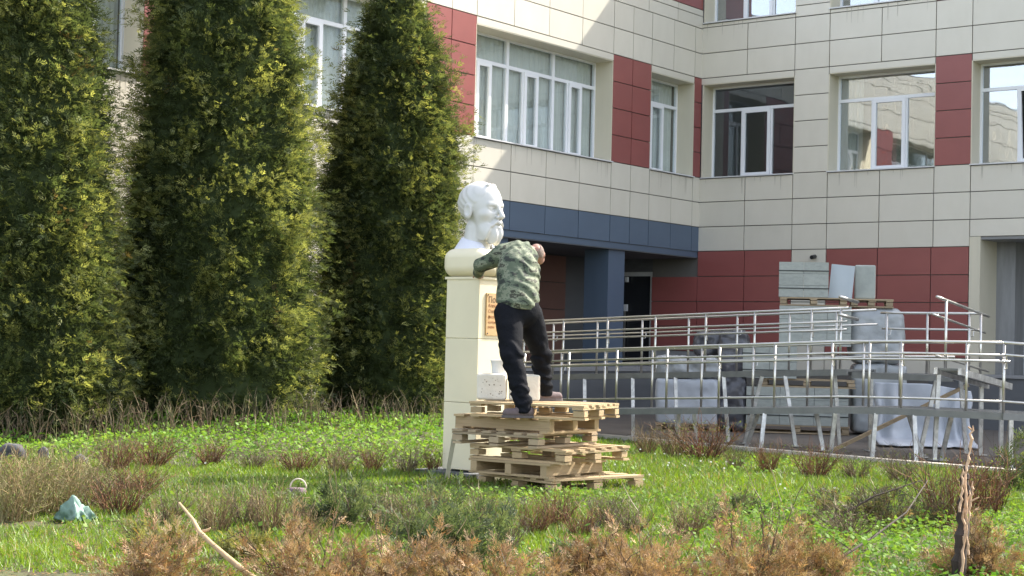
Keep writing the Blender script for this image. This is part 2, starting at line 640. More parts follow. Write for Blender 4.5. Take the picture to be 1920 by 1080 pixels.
def curtain_mesh(w, h, dens=1.0, seed=0):
    n = int(w * 46)
    r = np.random.default_rng(seed)
    x = np.linspace(0, w, n)
    y = .022 * np.sin(x * 52 * dens + 2.0 * np.sin(x * 5 + seed)) + .012 * np.sin(x * 23 + seed)
    V = np.concatenate([np.stack([x, y, np.zeros(n)], -1), np.stack([x, y * .6, np.full(n, h)], -1)])
    i = np.arange(n - 1)
    return np_mesh('curtain', V, np.stack([i, i + 1, i + 1 + n, i + n], 1), CURT, smooth=True)


DEP = .43


def window(w, s0, s1, z0, z1, modules, curtain=0.0, seed=0, tilt=-1):
    W, Hh = s1 - s0, z1 - z0
    GL = (CGLASS if (s0 > 1 or z0 > 8) else DGL) if w == 'R' else GLASS
    fr = MB()
    d0, d1 = 0.0, .07
    B = .055
    fr.box(0, W, d0, d1, 0, B).box(0, W, d0, d1, Hh - B, Hh)
    fr.box(0, B, d0, d1, B, Hh - B).box(W - B, W, d0, d1, B, Hh - B)
    zt = Hh - .56
    mw = W / modules
    o = put('window', None, school, wl(w, s0, -DEP, z0), YAW[w])
    panes = []
    sash = []
    for k in range(modules):
        x0, x1 = k * mw, (k + 1) * mw
        if k:
            fr.box(x0 - .04, x0 + .04, d0 - .004, d1, B, Hh - B)
        xa, xb = (x0 + (B if k == 0 else .04)), (x1 - (B if k == modules - 1 else .04))
        fr.box(xa, xb, d0 + .003, d1, zt - .035, zt + .035)
        panes.append((xa, xb, zt + .035, Hh - B))
        u = (xb - xa) / 3
        for q in (1, 2):
            xm = xa + u * q
            fr.box(xm - .03, xm + .03, d0 + .003, d1, B, zt - .035)
        panes.append((xa, xa + u - .03, B, zt - .035))
        panes.append((xa + 2 * u + .03, xb, B, zt - .035))
        sash.append((xa + u + .03, xa + 2 * u - .03, B, zt - .035))
    put('frame', fr.mesh('frame', PVC), o)
    for (a0, a1, b0, b1) in panes:
        block('pane', GL, o, ((a0 + a1) / 2, .04, (b0 + b1) / 2), (a1 - a0, .006, b1 - b0))
    for i, (a0, a1, b0, b1) in enumerate(sash):
        sm = MB()
        t = .06
        hw = a1 - a0
        sm.box(-.02, hw + .02, -.03, .03, -.02, t).box(-.02, hw + .02, -.03, .03, b1 - b0 - t, b1 - b0 + .02)
        sm.box(-.02, t, -.03, .03, t, b1 - b0 - t).box(hw - t, hw + .02, -.03, .03, t, b1 - b0 - t)
        s_ = put('sash', sm.mesh('sash', PVC), o, (a0, .0, b0))
        g = block('pane', GL, o, ((a0 + a1) / 2, .01, (b0 + b1) / 2), (hw - 2 * t, .006, b1 - b0 - 2 * t))
        if i == tilt:
            s_.rotation_euler.x = .10
            g.rotation_euler.x = .10
            g.location.y += .06
    if curtain:
        cw = W * curtain
        put('curtain', curtain_mesh(cw - .1, Hh - .08, 1, seed), o, (.05, .125, .04))
    # sill plate projecting a little past the cladding
    block('sill', SILLM, o, (W / 2, -DEP / 2 - .01, -.012), (W + .02, DEP + .10, .024))
    rs = np.random.default_rng(seed + 400)
    sm_k = MB()
    for _ in range(int(W * 3)):
        xk, lk, wk = rs.uniform(.03, W - .03), rs.uniform(.06, .42), rs.uniform(.004, .013)
        k0 = len(sm_k.v)
        sm_k.v += [(xk - wk, -DEP - .0165, -.034), (xk + wk, -DEP - .0165, -.034), (xk + wk * .25, -DEP - .0165, -.034 - lk), (xk - wk * .25, -DEP - .0165, -.034 - lk)]
        sm_k.f.append((k0 + 3, k0 + 2, k0 + 1, k0))
    tag(put('rain_streaks', sm_k.mesh('rain_streaks', STAIN), o), kind='stuff')
    # lining of the opening
    slab('reveal', w, s0 - .012, s0 + .012, z0 + .002, z1, -DEP - .05, .004, REVEAL)
    slab('reveal', w, s1 - .012, s1 + .012, z0 + .002, z1, -DEP - .05, .004, REVEAL)
    slab('reveal', w, s0 + .012, s1 - .012, z1 - .012, z1 + .012, -DEP - .05, .004, REVEAL)
    return o


def rows_panels(w, s0, s1, zs, m):
    for z0, z1 in zip(zs[:-1], zs[1:]):
        panel(w, s0, s1, z0, z1, m)


def wallmass(w, s0, s1, z0, z1, o1=-.025, o0=-.60):
    slab('wall', w, s0, s1, z0, z1, o0, o1, JOINT)


HEAD = ZA - .15
LB = [(-.32, 0, 'red', 1), (-2.14, -.32, 'win', 1), (-3.64, -2.14, 'red', 2), (-8.27, -3.64, 'win', 3), (-9.74, -8.27, 'red', 2), (-14.72, -9.74, 'win', 3),
      (-16.2, -14.72, 'red', 2), (-21.2, -16.2, 'win', 3), (-22.7, -21.2, 'red', 2)]
RB = [(0.0, 2.40, 'win', 1), (2.40, 3.24, 'col', 1), (3.24, 5.68, 'win', 1), (5.68, 6.47, 'red', 1), (6.47, 8.93, 'win', 1), (8.93, 9.75, 'col', 1), (9.75, 12.2, 'win', 1), (12.2, 13.0, 'red', 1), (13.0, 15.4, 'win', 1)]
RZ = [ZC + (ZA - ZC) * i / 4 for i in range(5)]
for w, bands in (('L', LB), ('R', RB)):
    smin_, smax_ = min(b[0] for b in bands), max(b[1] for b in bands)
    # continuous backing behind the spandrels and piers
    wallmass(w, smin_, smax_, ZF if w == 'L' else 1.0, ZC - .03) if w == 'L' else None
    wallmass(w, smin_, smax_, ZA - .138, ZS2 - .03)
    for i, (s0, s1, kind, n) in enumerate(bands):
        far = w == 'L' and s1 < -14
        joints = {1.82: 2, 4.63: 4, 4.98: 4, 5.0: 4}.get(round(s1 - s0, 2), 2 if kind == 'win' else n)
        js = [s0 + (s1 - s0) * k / joints for k in range(joints + 1)]
        if kind != 'win' and n == 2:
            js = [s0, (s0 + s1) / 2, s1]
        if i == 0 and w == 'L':
            js = [s0, s1]
        # spandrels above and below
        for a0, a1 in zip(js[:-1], js[1:]):
            rows_panels(w, a0, a1, [ZA, ZB, ZB1] if w == 'L' else [ZA, ZB, ZB1 + .02], BEIGE)
            lowz = [ZE, ZD, ZC - (.03 if kind == 'win' else 0)]
            rows_panels(w, a0, a1, lowz, BEIGE)
            if w == 'L':
                panel(w, a0, a1, ZF, ZE, BLUE if a0 > -8.4 else BEIGE)
            elif s1 < 6.48:
                panel(w, a0, a1, 3.66, ZE, BEIGE)
            else:
                panel(w, a0, a1, 3.86, ZE, BEIGE)
        if kind == 'win':
            panel(w, s0, s1, HEAD, ZA, BEIGE)
            window(w, s0 + (.05 if w == 'R' and i == 0 else 0), s1, ZC, HEAD, n, curtain=(1.0 if w == 'L' else (0, .25, 0, .2)[(i // 2) % 4] if i else 0), seed=i + 10 * (w == 'R'), tilt=0 if (w == 'R' and i == 4) else -1)
        else:
            wallmass(w, s0, s1, ZC - .03, ZA - .138)
            m = RED if kind == 'red' else BEIGE
            for a0, a1 in zip(js[:-1], js[1:]):
                rows_panels(w, a0, a1, RZ, m)
        # upper storey
        if w == 'R':
            rows_panels(w, s0, s1, [ZB1 + .02, ZS2 - .03], BEIGE) if kind == 'win' else None
            if kind == 'win':
                window(w, s0 + (.05 if i == 0 else 0), s1, ZS2, ZS2 + HEAD - ZC, n, curtain=0, seed=i)
            else:
                wallmass(w, s0, s1, ZS2 - .03, ZS2 + HEAD - ZC)
                rows_panels(w, s0, s1, [ZS2 - .11, ZS2 + .14, ZS2 + 1.2, ZS2 + 2.1], m)
    if w == 'L':
        slab('wall', w, smin_, smax_, ZS2 - .03, 9.50, -.60, -.025, JOINT)
        slab('wall', w, -1.4, 0, 9.50, ROOF, -.60, -.025, JOINT)
        for s0 in np.arange(smin_, -.1, 1.2):
            panel(w, s0, min(s0 + 1.2, 0), ZB1, 9.09, BEIGE)
            panel(w, s0, min(s0 + 1.2, 0), 9.09, 9.24, BEIGE)
            if s0 < -1.5:
                panel(w, s0, min(s0 + 1.2, -1.4), 9.24, 9.52, BEIGE)
        slab('parapet_cap', w, smin_, -1.4, 9.52, 9.56, -.62, .03, SILLM)
        panel(w, -1.4, 0, 9.24, 11.2, RED)
        panel(w, -1.4, 0, 11.2, ROOF, BEIGE)
    else:
        z1 = ZS2 + HEAD - ZC
        slab('wall', w, smin_, 24, z1, ROOF, -.60, -.025, JOINT)
        for s0 in np.arange(0, 15.5, 1.3):
            panel(w, s0, min(s0 + 1.3, 15.4), z1, ROOF, BEIGE)
        slab('wall', w, 15.4, 24, -.1, z1, -.60, 0, BEIGE)
# roofs and rear masses (they carry the shadow)
slab('roof', 'R', -12, 24, ROOF - .3, ROOF, -12, -.6, CONC)
slab('roof', 'L', -24, 0, 9.2, 9.5, -12, -.6, CONC)
slab('rear_wall', 'R', -12, 24, -.1, ROOF - .3, -12.3, -12, BEIGE)
slab('rear_wall', 'L', -24, 12, -.1, 9.2, -12.3, -12, BEIGE)
for zf in (4.25, 8.35):
    slab('floor_slab', 'R', -.6, 24, zf, zf + .25, -12, -.62, DARKROOM)
    slab('floor_slab', 'L', -24, 0, zf, zf + .25, -12, -.62, DARKROOM)
slab('partition', 'R', -12, 24, 4.5, 12.4, -5.2, -5.0, DARKROOM)
slab('partition', 'L', -24, 12, 4.5, 9.2, -5.2, -5.0, DARKROOM)

# ground storey, right wing: red rows, beige column, plinth, entrance
wallmass('R', -1.24, 6.47, -.05, ZC - .03)
wallmass('R', 6.47, 24, 3.86, ZC - .03)
GZ = [1.36, 1.93, 2.505, 3.08, 3.66]
for s0, s1, m in ((-1.24, 0, RED), (0, 1.22, RED), (1.22, 2.40, RED), (2.40, 3.24, BEIGE), (3.24, 4.44, RED), (4.44, 5.64, RED), (5.64, 6.46, RED)):
    rows_panels('R', s0, s1, GZ if s1 > 0 else GZ[:-1], m)
    panel('R', s0, s1, .96, 1.36, BEIGE if s0 >= 0 else CONC)
slab('pillar', 'R', 6.47, 6.70, .9, 3.86, -.9, .014, REVEAL)
slab('entrance_lining', 'R', 6.70, 12.5, 3.80, 3.858, -2.2, -.02, CONC)
slab('entrance_wall', 'R', 6.70, 7.1, .9, 3.8, -1.6, -.9, CONC)
slab('entrance_wall', 'R', 12.5, 24, -.1, 3.86, -.9, 0, BEIGE)
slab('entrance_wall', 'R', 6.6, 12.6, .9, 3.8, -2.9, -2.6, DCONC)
ent = put('entrance_door', None, school, wl('R', 7.1, -1.45, 1.0), YAW['R'])
em = MB().box(0, .08, 0, .08, 0, 2.8).box(.08, 4.4, 0, .08, 2.2, 2.28).box(.08, 4.4, 0, .08, 2.72, 2.8)
for x in (1.0, 2.1, 3.2, 4.3):
    em.box(x, x + .08, .002, .078, 0, 2.2)
put('door_frame', em.mesh('door_frame', WDOOR), ent)
for x0, x1 in ((.08, 1.0), (1.08, 2.1), (2.18, 3.2), (3.28, 4.3)):
    block('door_leaf', DGLASS, ent, ((x0 + x1) / 2, .05, 1.1), (x1 - x0, .02, 2.2))
block('transom_pane', DGLASS, ent, (2.2, .05, 2.5), (4.2, .02, .44))
# landing in front of the entrance
slab('landing', 'R', 6.2, 14, -.05, 1.0, -3, 1.35, DCONC)
slab('landing', 'R', 6.15, 14, 1.0, 1.04, -3, 1.40, CONC)

# portico under the left wing
slab('fascia', 'L', -8.3, 0, 3.52, ZF, -.5, -.012, BLUE)
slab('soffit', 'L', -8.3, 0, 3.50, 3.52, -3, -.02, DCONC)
slab('portico_floor', 'L', -8.3, 1, .9, 1.0, -3.2, -.03, CONC)
slab('plinth', 'L', -8.3, 0, -.06, .9, -3.2, -.06, DCONC)
slab('blue_column', 'L', -3.5, -2.88, 1.0, 3.50, -.72, -.10, BLUE)
slab('blue_column', 'L', -7.6, -7.0, 1.0, 3.50, -.72, -.10, BLUE)
for s0 in np.arange(-8.2, -1.7, 1.08):
    for z0 in (1.0, 1.62, 2.24, 2.86):
        slab('panel', 'L', s0 + J, min(s0 + 1.08, -1.72) - J, z0 + J, z0 + .62 - J, -2.56, -2.5, SHADED_RED)
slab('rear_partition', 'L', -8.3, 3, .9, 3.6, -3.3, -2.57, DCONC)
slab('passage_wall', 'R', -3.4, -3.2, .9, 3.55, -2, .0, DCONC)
slab('end_wall', 'L', -22.7, -8.3, -.06, ZF, -.6, -.001, BEIGE)
sd = put('side_door', None, school, wl('R', -2.25, -.06, 1.0), YAW['R'])
put('door_frame', MB().box(0, .07, 0, .1, 0, 2.2).box(.93, 1.0, 0, .1, 0, 2.2).box(.07, .93, 0, .1, 2.1, 2.2).mesh('door_frame', WDOOR), sd)
block('door_leaf', DGLASS, sd, (.5, .05, 1.05), (.86, .04, 2.1))
block('wall_lamp', PVC, sd, (.30, -.05, 2.02), (.07, .07, .12))
block('handle', PVC, sd, (.28, -.04, 1.35), (.09, .05, .16))
block('pull_bar', STEEL, sd, (.25, -.03, .70), (.035, .035, 1.15))
slab('wall', 'R', -2.3, -1.24, 3.2, 3.5, -.4, -.02, DCONC)
# security camera on the beige column
cm = put('security_camera', MB().tube([(0, 0, 0), (0, -.16, -.03)], .045, 10).mesh('security_camera', BLACK), school, wl('R', 2.98, .02, 3.50), YAW['R'])

exec_later = []

# ------------------------------------------------------------------ pedestal and bust
PA = math.radians(50)
pu = np.array([math.cos(PA), math.sin(PA)])          # along the front face, to the right and away
pw = np.array([-math.sin(PA), math.cos(PA)])          # along the left face, to the left and away
P0 = pix(890, 884, 17.1)[:2]
PW, PD = .57, .47
pc = P0 + pu * PW / 2 + pw * PD / 2
pz = float(hgt(*pc))
ped = thing('pedestal', 'tall square cream painted pedestal with a lettered wooden plaque under the white bust', 'pedestal', (pc[0], pc[1], 0), PA)
hw, hd_ = PW / 2, PD / 2
block('footing', DCONC, ped, (-.03, .08, .015), (.84, .86, .09))
for z0, z1 in ((.08, .80), (.803, 1.49), (1.493, 2.155)):
    mb = MB().box(-hw, hw, -hd_, hd_, z0, z1)
    o = mb.build('shaft_block', CREAM, ped)
    bv = o.modifiers.new('bevel', 'BEVEL')
    bv.width, bv.segments = .006, 2
pl = block('plaque', PLAQ, ped, (.0, -hd_ - .008, 1.757), (.35, .018, .455))


def lettering(txt, size, m, loc, name='lettering', parent=None, rot=(math.pi / 2, 0, 0)):
    cu = bpy.data.curves.new(name, 'FONT')
    cu.body, cu.size, cu.extrude = txt, size, .0012
    cu.align_x = 'LEFT'
    t = bpy.data.objects.new('tmp', cu)
    COL.objects.link(t)
    bpy.context.view_layer.update()
    me = bpy.data.meshes.new_from_object(t.evaluated_get(bpy.context.evaluated_depsgraph_get()))
    bpy.data.objects.remove(t)
    me.materials.clear()
    me.materials.append(m)
    return put(name, me, parent, loc, rot)


for txt, sz, m, dz in (('Попов', .092, INK, 1.885), ('Александр', .052, INKO, 1.835), ('Степанович', .052, INKO, 1.775), ('физик', .050, INKO, 1.715), ('изобретатель', .038, INKO, 1.66), ('радио', .038, INKO, 1.61)):
    lettering(txt, sz, m, (-.150, -hd_ - .018, dz), 'lettering', ped)
for x in (-.155, .155):
    for z in (1.55, 1.965):
        put('nail', MB().tube([(x, -hd_ - .016, z), (x, -hd_ - .022, z)], .008, 8).mesh('nail', BLACK), ped)

bust = thing('bust', 'oversized white portrait bust of a bearded man with swept back hair, on cream shoulders', 'bust', (pc[0], pc[1], 2.157), PA)


def f_sh(p):
    d = rbox(p, (0, 0, .155), (hw + .055, hd_ + .055, .155), .115)
    d = smax(d, -(p[:, 2] - .0), .01)
    bev = (np.abs(p[:, 0]) + np.abs(p[:, 1])) * .0 + p[:, 2] * .8 + np.abs(p[:, 0]) * .62 - .415
    d = smax(d, bev, .04)
    # lapels: shallow V creases on the front
    v = np.abs(np.abs(p[:, 0]) - (p[:, 2] - .02) * .55 - .03)
    d += .012 * np.exp(-(v / .012) ** 2) * (p[:, 1] < -.12)
    return d


sdf_obj('shoulders', f_sh, (-.36, -.36, -.02), (.36, .36, .36), .011, CREAM, bust)
for z0, o_ in ((-.03, .012), ):
    block('lip', CREAM, bust, (0, 0, -.014), (PW + .03, PD + .03, .026))

HS = .60
face_yaw = math.radians(-1)      # extra turn of the head to the right on top of the pedestal's angle


def f_collar(p):
    # p in head units, face towards +y
    q = p - np.array([0, -.10, -.10])
    ring = np.sqrt((q[:, 0] / 1.0) ** 2 + (q[:, 1] / 1.05) ** 2)
    zz = q[:, 2] + .25 * (q[:, 1] + .30)
    d = smax(np.abs(ring - (.315 - .55 * zz)) - .03, np.abs(zz) - .13, .03)
    gap = .09 - np.abs(p[:, 0]) - (-.18 - p[:, 2]) * .0
    d = smax(d, np.where(p[:, 1] > .1, .05 - np.abs(p[:, 0]) + (p[:, 2] + .35) * .35, -1), .02)
    return d


def f_head(p):
    x = np.abs(p[:, 0])
    s = np.stack([x, p[:, 1], p[:, 2]], -1)
    d = ell(p, (0, -.055, .635), (.335, .445, .375))
    d = smin(d, ell(p, (0, .13, .44), (.275, .27, .38)), .08)
    d = smin(d, ell(p, (0, .16, .14), (.205, .20, .17)), .10)
    d = smin(d, ell(s, (.185, .235, .405), (.085, .10, .075)), .07)           # cheekbones
    d = smin(d, cap(s, (0, .365, .575), (.17, .315, .590), .042, .035), .05)    # brow
    d = smax(d, -ell(s, (.125, .405, .500), (.085, .095, .058)), .03)          # sockets
    d = smin(d, ell(s, (.125, .300, .500), (.062, .055, .046)), .015)
    lid = cap(s, (.07, .352, .530), (.185, .325, .520), .014)
    d = smin(d, lid, .012)
    d = smin(d, cap(s, (.08, .350, .470), (.175, .325, .475), .010), .012)
    d = smin(d, cap(p, (0, .385, .545), (0, .495, .370), .026, .046), .04)       # nose
    d = smin(d, ell(s, (.050, .425, .350), (.035, .045, .032)), .02)
    d = smax(d, -cap(s, (.075, .40, .33), (.16, .335, .24), .016), .03)         # nasolabial fold
    st = .013 * np.sin(s[:, 0] * 60 + p[:, 2] * 45) + .03 * (vnoise(p * 16, 5) - .5)
    d = smin(d, cap(s, (.01, .425, .275), (.15, .345, .205), .046, .030) + st, .03)   # moustache
    mouth = cap(s, (0, .44, .212), (.09, .40, .205), .014)
    d = smax(d, -mouth, .02)
    d = smin(d, ell(p, (0, .385, .175), (.085, .05, .028)), .02)
    st2 = .016 * np.sin(p[:, 0] * 52 + 3 * vnoise(p * 6, 8)) + .03 * (vnoise(p * np.array([11, 11, 6]), 6) - .5)
    beard = smin(ell(p, (0, .30, .06), (.155, .150, .195)), ell(s, (.13, .19, .10), (.12, .16, .16)), .06)
    d = smin(d, beard + st2, .04)
    # ears
    ear = ell(s, (.335, -.045, .465), (.045, .095, .145))
    ear = smax(ear, -ell(s, (.375, -.03, .475), (.03, .055, .095)), .02)
    d = smin(d, ear, .02)
    # hair swept back
    hair = ell(p, (0, -.066, .645), (.342, .443, .380))
    line = p[:, 1] - (.235 + .16 * np.clip((p[:, 2] - .78) / .2, -1, 1) - .62 * np.clip(.72 - p[:, 2], 0, .45) - .10 * np.cos(p[:, 0] * 9))
    hair = smax(hair, line, .03)
    hair = smax(hair, .23 - p[:, 2] + .25 * (p[:, 1] + .2), .04)
    fl = .0065 * np.sin((np.abs(p[:, 0]) * 1.0 + .2 * np.sin(p[:, 1] * 4) + p[:, 2] * .9) * 50) + .008 * (vnoise(p * np.array([9, 3, 8]), 12) - .5)
    d = smin(d, hair + fl, .015)
    qf = cap(p, (-.14, .17, .945), (.12, .22, .950), .034, .026)
    d = smin(d, qf + fl, .03)
    d = smin(d, cap(p, (0, -.09, .14), (0, -.12, -.42), .235, .275), .05)
    d = smax(d, -.45 - p[:, 2], .02)
    return d


ca, sa = math.cos(math.pi + face_yaw), math.sin(math.pi + face_yaw)


def head_xf(V):
    V = V * HS
    return np.stack([V[:, 0] * ca - V[:, 1] * sa, V[:, 0] * sa + V[:, 1] * ca, V[:, 2] + .44], -1) + np.array([0, 0, 0])


sdf_obj('head', f_head, (-.48, -.62, -.46), (.48, .62, 1.1), .0125, WHITEP, bust, xf=head_xf)
sdf_obj('collar', f_collar, (-.62, -.75, -.6), (.62, .62, .2), .018, LILAC, bust, xf=head_xf)

# ------------------------------------------------------------------ pallets
TH, BH, PH = .022, .078, .144


def pallet(label, corner, vdir, a, b, boards='y', beams=False, z=0, m=WOOD, tilt=(0, 0), group='stacked wooden pallets beside the pedestal', nb=6):
    """corner = nearest corner; x runs along vdir (b long), y to the left of it (a long)"""
    ang = math.atan2(vdir[1], vdir[0])
    t = thing('pallet', label, 'pallet', (corner[0], corner[1], z), (tilt[0], tilt[1], ang), group)

    def bd(name, along, pos, length, width, z0, h, across):
        j = random.uniform(-.012, .012)
        l2 = length + random.uniform(-.02, .012)
        if along == 'x':
            o = block(name, m, t, (across / 2 + j, pos, z0 + h / 2), (l2, width, h))
        else:
            o = block(name, m, t, (pos, across / 2 + j, z0 + h / 2), (l2, width, h), math.pi / 2)
        o.rotation_euler.z += random.gauss(0, .006)
        return o
    lb, wb = (b, a) if boards == 'x' else (a, b)       # board length, and the span they are laid across
    oth = 'y' if boards == 'x' else 'x'
    top = PH - TH
    wid = .098
    for k in range(nb):
        w_ = wid if 0 < k < nb - 1 else .135
        pos = .07 + (wb - .14) * k / (nb - 1)
        bd('deck_board', boards, pos, lb, w_ * random.uniform(.9, 1.05), top + random.uniform(0, .003), TH, lb)
    for k in range(3):
        pos = .07 + (lb - .14) * k / 2
        if beams:
            bd('beam', oth, pos, wb - .02, .075, TH, PH - 2 * TH, wb)
        else:
            bd('stringer', oth, pos, wb, .12, top - TH - .001, TH, wb)
            for q in range(3):
                pq = .065 + (wb - .13) * q / 2
                c = (pos, pq) if boards == 'x' else (pq, pos)
                block('spacer_block', m, t, (c[0] + random.uniform(-.012, .012), c[1] + random.uniform(-.012, .012), TH + .039), (.115, .115, BH - TH), random.gauss(0, .05))
    for k in range(3):
        pos = .065 + (wb - .13) * k / 2
        bd('bottom_board', boards, pos, lb, .10, 0, TH, lb)
    return t


def unit(v):
    v = np.asarray(v, float)
    return v / np.linalg.norm(v)


pl_specs = [
    ('bottom pallet of the stack, sunk in the grass beside the pedestal', 1037, 15.62, (.80, .66), 1.15, 1.25, 'x', False, 0),
    ('second pallet from the ground, a solid beam along its right side', 1030, 15.66, (.60, .80), 1.0, 1.0, 'y', True, 1),
    ('third pallet from the ground in the stack, with open ends on the right', 1061, 15.58, (.60, .78), 1.2, 1.15, 'y', False, 2),
    ('fourth pallet from the ground in the stack, greyish, standing out to the left', 1010, 15.68, (.55, .83), 1.05, 1.15, 'x', False, 3),
    ('fifth pallet from the ground, its long solid beam facing left, under the left shoe', 1029, 15.70, (.60, .80), 1.2, .95, 'x', True, 4),
    ('topmost pallet of the stack, carrying the white block and the right shoe', 1096, 15.55, (.40, .92), 1.25, 1.0, 'y', False, 5)]
ztop = {}
for lab, px, Y, vd, a, b, brd, bm, k in pl_specs:
    z = -.01 + k * .1455
    c = pix(px, 800, Y)
    pallet(lab, c[:2], unit(vd), a, b, brd, bm, z, WOODG if k == 3 else WOOD, (0, 0))
c = pix(838, 880, 16.9); c2 = pix(854, 806, 16.35)
mb = MB().beam((c[0], c[1], float(hgt(c[0], c[1]))), (c2[0], c2[1], c2[2]), .045, .022, (0, 1, 0))
tag(mb.build('wooden_stake', GASW), 'thin pale stake leaning on the left side of the pallet stack', 'stake')
TOPZ = -.01 + 5 * .1455 + PH + .003
Z5 = -.01 + 4 * .1455 + PH + .003

# white aerated block and bucket on the topmost pallet
bp_ = pix(893, 748, 16.45)
bb = thing('aerated_block', 'pitted white aerated concrete block standing on the topmost pallet behind the legs', 'building block', (bp_[0], bp_[1], TOPZ), math.radians(-4))


def f_blk(p):
    d = rbox(p, (.15, .10, .135), (.15, .10, .135), .025)
    return d + .006 * (vnoise(p * 60, 2) - .5)


sdf_obj('body', f_blk, (-.03, -.03, -.02), (.33, .23, .30), .009, GASW, bb)
r2 = np.random.default_rng(3)
mb = MB()
for _ in range(26):
    x, z = r2.uniform(.03, .27), r2.uniform(.03, .24)
    s = r2.uniform(.003, .008)
    mb.tube([(x, .004, z), (x, -.001, z)], s, 6)
mb.build('pit', PIT, bb)
bb2 = thing('aerated_block', 'smooth white aerated concrete block beside the pitted one, between the trouser legs', 'building block', (bp_[0] + .33, bp_[1] + .02, TOPZ), math.radians(-4))
sdf_obj('body', lambda p: rbox(p, (.16, .10, .135), (.16, .10, .135), .02) + .004 * (vnoise(p * 60, 2) - .5), (-.03, -.03, -.02), (.35, .23, .30), .01, GASW, bb2)
kb = pix(936, 698, 16.62)
bk = thing('bucket', 'small white plastic bucket standing on the white block beside the pedestal', 'bucket', (kb[0], kb[1], TOPZ + .268))
bkm = MB().tube([(0, 0, 0), (0, 0, .135)], [.075, .09], 20)
bkm.build('body', BUCKET, bk, smooth=False)
MB().tube([(0, 0, .128), (0, 0, .142)], .097, 20).build('rim', BUCKET, bk)
MB().tube([(.09 * math.cos(q), .0, .135 - .06 * math.sin(q)) for q in np.linspace(0, math.pi, 12)], .004, 6).build('handle', STEEL, bk)

# ------------------------------------------------------------------ the man
def J_(px, py, Y):
    return pix(px, py, Y)


fL, fR = J_(983, 766, 15.80), J_(1021, 737, 16.62)      # ankles
kL, kR = J_(960, 668, 15.90), J_(1014, 665, 16.50)
hL, hR = J_(953, 590, 16.12), J_(991, 592, 16.30)
pel, wai = J_(968, 582, 16.18), J_(970, 553, 16.25)
che, upb = J_(972, 512, 16.42), J_(972, 482, 16.62)
shL, shR = J_(943, 478, 16.60), J_(989, 488, 16.66)
neck, head = J_(990, 469, 16.84), J_(1006, 474, 16.93)
elL, wrL, haL = J_(901, 498, 16.72), J_(896, 516, 16.98), J_(899, 517, 17.08)
elR, wrR = J_(997, 560, 16.72), J_(975, 590, 17.02)
man_base = np.array([(fL[0] + fR[0]) / 2, (fL[1] + fR[1]) / 2, Z5])


def f_body(p):
    d = smin(cap(p, pel, wai, .15, .145), cap(p, wai, che, .15, .17), .05)
    d = smin(d, cap(p, che, upb, .165, .14), .06)
    d = smin(d, cap(p, upb, neck, .10, .062), .05)
    for h, k, f in ((hL, kL, fL), (hR, kR, fR)):
        d = smin(d, cap(p, h, k, .10, .062), .05)
        d = smin(d, cap(p, k, f, .062, .042), .02)
    for s, e, w in ((shL, elL, wrL), (shR, elR, wrR)):
        d = smin(d, cap(p, s, e, .065, .045), .05)
        d = smin(d, cap(p, e, w, .045, .03), .02)
    # head bowed forward and to the right
    d = smin(d, ell(p, head, (.080, .095, .096)), .02)
    d = smin(d, ell(p, head + np.array([.030, .06, -.065]), (.058, .06, .06)), .03)   # jaw and face, bowed away
    d = smin(d, ell(p, head + np.array([.058, .122, -.052]), (.016, .02, .016)), .015)  # nose
    d = smin(d, ell(p, head + np.array([-.078, .012, -.025]), (.016, .022, .034)), .008)
    d = smin(d, ell(p, head + np.array([.079, .018, -.022]), (.016, .022, .034)), .008)
    # left hand on the edge of the pedestal: palm, four fingers, thumb
    d = smin(d, cap(p, wrL, haL, .028, .034), .02)
    return d


person = sdf_obj('person', f_body, (-.55, 15.55, .70), (.50, 17.35, 2.62), .0165, SKIN, None, man_base)
tag(person, 'man in camouflage jacket and dark trousers bending over on the pallets, reaching to the bust', 'person')


def sub(name, f, lo, hi, st, m):
    V, Q = surface_nets(f, lo, hi, st)
    return put(name, np_mesh(name, V - man_base, Q, m, smooth=True), person)


# fingers of the left hand, curled over the edge of the cap
hv = unit(haL - wrL)
side = unit(np.cross(hv, (0, 0, 1)))


def f_hand(p):
    d = cap(p, wrL, haL, .030, .036)
    for i, (off, ln) in enumerate(((-.030, .062), (-.010, .074), (.010, .070), (.029, .054))):
        b0 = haL + side * off
        m1 = b0 + hv * ln * .55 + np.array([0, 0, .012])
        t1 = m1 + hv * ln * .25 + np.array([0, 0, -ln * .55])
        d = smin(d, np.minimum(cap(p, b0, m1, .0105, .0095), cap(p, m1, t1, .0095, .008)), .006)
    th = wrL + hv * .02 - side * .038
    d = smin(d, cap(p, th, th + hv * .05 - side * .02 + np.array([0, 0, -.02]), .013, .010), .008)
    return d


sub('hand', f_hand, haL - .13, haL + .14, .0055, SKIN)


